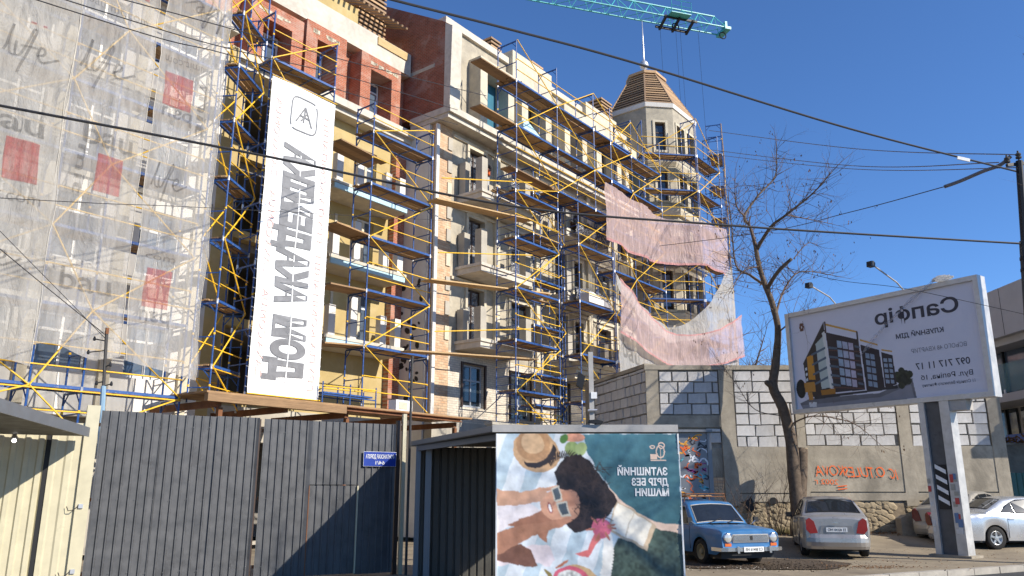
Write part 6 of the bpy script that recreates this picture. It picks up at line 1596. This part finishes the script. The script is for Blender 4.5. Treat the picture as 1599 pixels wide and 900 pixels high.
cable('taut wire with thick insulating sleeve left of the pole', [W3(940, 395, 44), W3(1180, 365, 34), W3(1330, 331, 27), W3(1478, 291, 21.2)], .014)
o = cable('thick curved insulating sleeve of the taut wire', [W3(1475, 292, 21.3), W3(1500, 283, 21), W3(1535, 268, 20.6), W3(1562, 258, 20.3), W3(1579, 244, 20.1)], .05, 'cable_grey', group=None)
cable('fine wire passing in front of the billboard', [W3(1180, 405, 24), W3(1300, 436, 20.2), W3(1420, 452, 18.5), W3(1640, 500, 17.5)], .007)
cable('fine wire low over the left netting', [W3(-60, 306, 12), W3(160, 318, 14), W3(330, 325, 17), W3(700, 345, 26)], .007)
cable('slack service wire from the netting to the service pole', [W3(-80, 322, 12), W3(50, 430, 13.8), W3(166, 524, 15.5)], .008); cable('second service wire rising left from the service pole', [W3(166, 530, 15.5), W3(90, 452, 14.5), W3(-60, 300, 13)], .006)
mk = thing('cable_marker', 'white marker tag clipped on the thick cable', 'tag', W3(1505, 249, 19.2)); MB().box(-.16, .16, -.015, .015, -.035, .05).build('tag', 'white_paint', mk).rotation_euler = (0, R(14), 0)
# ================================================================== tower crane behind the building
ct = Vector((18.0, 60.4, 39.3)); cdv = Vector((-.955, -.296, 0))
cr = thing('tower_crane', 'teal lattice tower crane with its jib over the turret', 'crane', (ct+cdv*33-Vector((0, 0, 39.3))), math.atan2(-cdv.y, -cdv.x))
jb = lambda s, y, z: (33-s, y, 39.3+z)      # s metres in from the jib tip
JL = 46.0; hw_ = .6; hh_ = 1.25
for y in (-hw_, hw_): rod('bottom_chord', jb(0.2, y, 0), jb(JL, y, 0), .07, 'teal_steel', cr, 6)
rod('top_chord', jb(.9, 0, hh_), jb(JL, 0, hh_), .08, 'teal_steel', cr, 6)
k = 0; s = .2
while s < JL-2:
    for y in (-hw_, hw_):
        rod('lacing', jb(s, y, 0), jb(s+.75, 0, hh_), .035, 'teal_steel', cr, 4); rod('lacing', jb(s+.75, 0, hh_), jb(s+1.5, y, 0), .035, 'teal_steel', cr, 4)
    rod('lacing', jb(s, -hw_, 0), jb(s+1.5, hw_, 0), .03, 'teal_steel', cr, 4); s += 1.5
MB().box(32.6, 33.15, -.75, .75, 39.1, 39.35).build('jib_tip', 'teal_steel', cr); MB().box(32.9, 33.1, -.3, .3, 39.3, 40.1).build('jib_tip', 'teal_steel', cr)
tm = link('trolley', None, cr, jb(4.6, 0, 0))
MB().box(-1.5, 1.5, -.85, -.72, -.25, -.08).box(-1.5, 1.5, .72, .85, -.25, -.08).build('side_beam', 'black', tm)
for x in (-1.4, -.2, 1.1): MB().bar((x, -.95, -.2), (x+.35, .95, -.25), .18, .2).build('cross_beam', 'black', tm)
MB().box(-1.2, .6, -1.5, -.8, -.12, -.05).build('walkway', 'teal_steel', tm)
for x in (-1.2, -.3, .6): rod('handrail_post', (x, -1.5, -.05), (x, -1.5, 1.0), .03, 'teal_steel', tm, 4)
rod('handrail', (-1.2, -1.5, 1.0), (.6, -1.5, 1.0), .03, 'teal_steel', tm, 4); rod('handrail', (-1.2, -1.5, .5), (.6, -1.5, .5), .03, 'teal_steel', tm, 4)
for x, q in ((-.2, .34), (2.1, -99)):
    if q > -1: MB().tube([(x+.3*math.cos(t), -.2, -.55+.3*math.sin(t)) for t in [i*math.pi/8 for i in range(17)]], .05, 6).build('buffer_ring', 'black', tm)
for x, y in ((1.9, -.2), (.4, .1), (.1, .3), (-1.4, .2)): rod('hoist_rope', (x, y, -.2), (x+.3, y, -22), .012, 'cable', tm, 4)
MB().box(-1.2, -.2, -.3, .3, -22.6, -22).build('hook_block', 'black', tm)
MB().tube([(33-.35+.3*math.cos(t), -.2, 38.75+.3*math.sin(t)) for t in [i*math.pi/8 for i in range(17)]], .045, 6).build('buffer_ring', 'black', cr)
for x, y in ((-.8, -.8), (.8, -.8), (.8, .8), (-.8, .8)): rod('mast_leg', (x, y, 0), (x, y, 42), .09, 'teal_steel', cr)
for i in range(26):
    z = i*1.6
    for (a, b) in (((-.8, -.8), (.8, -.8)), ((.8, -.8), (.8, .8)), ((.8, .8), (-.8, .8)), ((-.8, .8), (-.8, -.8))): rod('mast_lacing', (a[0], a[1], z), (b[0], b[1], z+1.6), .04, 'teal_steel', cr, 4)
MB().box(-12, -9.5, -1, 1, 38.4, 39.9).build('counterweight', 'concrete', cr); MB().box(-12.5, 0, -.6, .6, 39.9, 40.1).build('counter_jib', 'teal_steel', cr); MB().box(.9, 2.3, -1.9, -.6, 37.2, 39.2).build('cab', 'teal_steel', cr)
# ================================================================== worker on the balcony
def person(label, loc, rz):
    o = lthing('person', label, 'person', *loc); o.rotation_euler = (0, 0, TH+rz)
    J = {'pel': (0, 0, .92, .15, .11), 'waist': (0, -.03, 1.08, .14, .10), 'chest': (0, -.10, 1.30, .17, .12), 'neckb': (0, -.16, 1.44, .07, .07), 'neck': (0, -.19, 1.50, .055, .055), 'headb': (0, -.22, 1.56, .075, .085), 'head': (0, -.24, 1.66, .085, .10), 'headt': (0, -.235, 1.745, .055, .065)}
    E = [('pel', 'waist'), ('waist', 'chest'), ('chest', 'neckb'), ('neckb', 'neck'), ('neck', 'headb'), ('headb', 'head'), ('head', 'headt')]
    for s, n in ((1, 'l'), (-1, 'r')):
        f = .12 if s > 0 else -.05
        J.update({'hip'+n: (s*.10, 0, .86, .085, .085), 'knee'+n: (s*.12, -f-.06, .48, .06, .06), 'ank'+n: (s*.12, .04-f*.3, .10, .042, .045), 'toe'+n: (s*.13, -.12-f*.3, .045, .04, .035), 'sho'+n: (s*.19, -.12, 1.38, .065, .065), 'elb'+n: (s*.27, -.22, 1.14, .045, .045), 'wri'+n: (s*.20, -.46, 1.08, .03, .03), 'palm'+n: (s*.18, -.54, 1.07, .035, .02)})
        E += [('pel', 'hip'+n), ('hip'+n, 'knee'+n), ('knee'+n, 'ank'+n), ('ank'+n, 'toe'+n), ('chest', 'sho'+n), ('sho'+n, 'elb'+n), ('elb'+n, 'wri'+n), ('wri'+n, 'palm'+n)]
        for q in range(4): J['f%d%s' % (q, n)] = (s*(.15+.02*q), -.60-.008*(1.5-abs(q-1.5)), 1.06, .009, .009); J['g%d%s' % (q, n)] = (s*(.15+.02*q), -.635, 1.03, .008, .008); E += [('palm'+n, 'f%d%s' % (q, n)), ('f%d%s' % (q, n), 'g%d%s' % (q, n))]
        J['t'+n] = (s*.135, -.56, 1.085, .010, .010); E += [('palm'+n, 't'+n)]
    nm = list(J); me = bpy.data.meshes.new('body'); me.from_pydata([J[k][:3] for k in nm], [(nm.index(a), nm.index(b)) for a, b in E], [])
    ob = bpy.data.objects.new('body', me); COL.objects.link(ob); md = ob.modifiers.new('s', 'SKIN'); sb = ob.modifiers.new('u', 'SUBSURF'); sb.levels = sb.render_levels = 1
    for i, k in enumerate(nm): me.skin_vertices[0].data[i].radius = J[k][3:]; me.skin_vertices[0].data[i].use_root = (k == 'pel')
    dg = bpy.context.evaluated_depsgraph_get(); dg.update(); fm = bpy.data.meshes.new_from_object(ob.evaluated_get(dg)); bpy.data.objects.remove(ob)
    D['skin'] = plain((.45, .26, .18), .6); D['cloth_black'] = mottled((.018, .018, .022), .3, 8., .9, .2, 20); D['cloth_grey'] = mottled((.40, .40, .39), .15, 6., .9, .2, 20)
    fm.materials.clear()
    for k in ('skin', 'cloth_black', 'cloth_grey', 'rubber'): fm.materials.append(M(k))
    for p in fm.polygons:
        c = p.center; p.use_smooth = True
        p.material_index = 3 if c.z < .11 else 2 if c.z < .93 and c.y > -.4 else 1 if (c.z < 1.48 and c.y > -.47) else 0
    b = link('body', fm, o)
    h = MB().lathe([(.0, .16), (.06, .145), (.098, .09), (.102, .03), (.095, .0)], 14, c=(0, -.235, 1.645), cap=False); h.build('hair', 'black', o, smooth=True)
    MB().prism([(-.012, 1.64), (.012, 1.64), (0, 1.69)], -.365, -.32, 'y').build('nose', 'skin', o)
    for s in (1, -1): MB().lathe([(.0, -.008), (.011, 0), (.0, .006)], 8, 'y', (s*.034, -.332, 1.685), cap=False).build('eye', 'black', o); MB().lathe([(.0, -.01), (.022, 0), (.0, .01)], 8, 'x', (s*.088, -.235, 1.66), cap=False).build('ear', 'skin', o)
    MB().box(-.025, .025, -.335, -.32, 1.598, 1.606).build('mouth', 'lamp_red', o)
    MB().box(.12, .2, -.3, -.1, .95, 1.16).build('tool_bag', 'orange_paint', o)
    return o
person('worker in black jacket and grey trousers on the highest corner balcony', (24.3, 20.25, 13.555), R(-60))
# ================================================================== ground litter
m = MB(); rng = random.Random(5)
for i in range(40): a = i/40*2*math.pi; m.v.append((5.6+2.4*math.cos(a)*(1+.2*noise.noise(Vector((math.cos(a)*2, math.sin(a)*2, 1)))), 19.9+1.5*math.sin(a)*(1+.25*noise.noise(Vector((math.cos(a)*2, math.sin(a)*2, 4)))), 0))
m.v = [(x, y, zyard(x, y)+.02) for x, y, z in m.v]; m.f.append(list(range(40))); m.m.append(0); setp(m.build('soil_patch', 'soil'), kind='structure')
m = MB()
def litter(m, n, fx, fy, size, flat=.5):
    for i in range(n):
        x, y = fx(), fy(); z = zyard(x, y)+.022; s = size*rng.uniform(.4, 1.3); a = rng.uniform(0, 6.3)
        u = Vector((math.cos(a)*s, math.sin(a)*s, rng.uniform(0, s*flat))); v = Vector((-math.sin(a)*s*.7, math.cos(a)*s*.7, rng.uniform(0, s*flat))); p = Vector((x, y, z)); w = Vector((0, 0, s*flat))
        m.add([p, p+u, p+u+v, p+v, p+(u+v)*.5+w], [(0, 1, 4), (1, 2, 4), (2, 3, 4), (3, 0, 4)])
litter(m, 900, lambda: rng.gauss(5.7, .9), lambda: rng.gauss(18.85, .35), .03); litter(m, 350, lambda: rng.gauss(5.7, 1.6), lambda: rng.gauss(20, 1.0), .03)
o = setp(m.build('soil_litter', 'soil'), kind='stuff')
m = MB(); litter(m, 90, lambda: rng.gauss(4.9, .6), lambda: rng.gauss(18.6, .3), .035, .25); litter(m, 60, lambda: rng.uniform(4, 14), lambda: rng.uniform(18.5, 26), .02, .25); o = setp(m.build('pale_rubble', 'concrete_pale'), kind='stuff')
m = MB(); litter(m, 700, lambda: rng.uniform(6.5, 15.5), lambda: 26.6+rng.gauss(0, .35), .05, .4); litter(m, 260, lambda: rng.uniform(4, 14), lambda: rng.uniform(18.2, 25), .035, .3); litter(m, 260, lambda: rng.gauss(8.2, .6), lambda: rng.gauss(18.9, .2), .035, .3); o = setp(m.build('leaf_litter', 'leaf_dry'), kind='stuff')
m = MB()
for i in range(1500):
    x, y = rng.uniform(5.5, 9.2), 26.55+rng.gauss(0, .18); z = zyard(x, y); h = rng.uniform(.08, .3); a = rng.uniform(0, 6.3)
    m.add([(x, y, z), (x+.012, y+.005, z), (x+math.cos(a)*h*.4, y+math.sin(a)*h*.4, z+h)], [(0, 1, 2)])
setp(m.build('dry_grass', 'grass_dry'), kind='stuff')
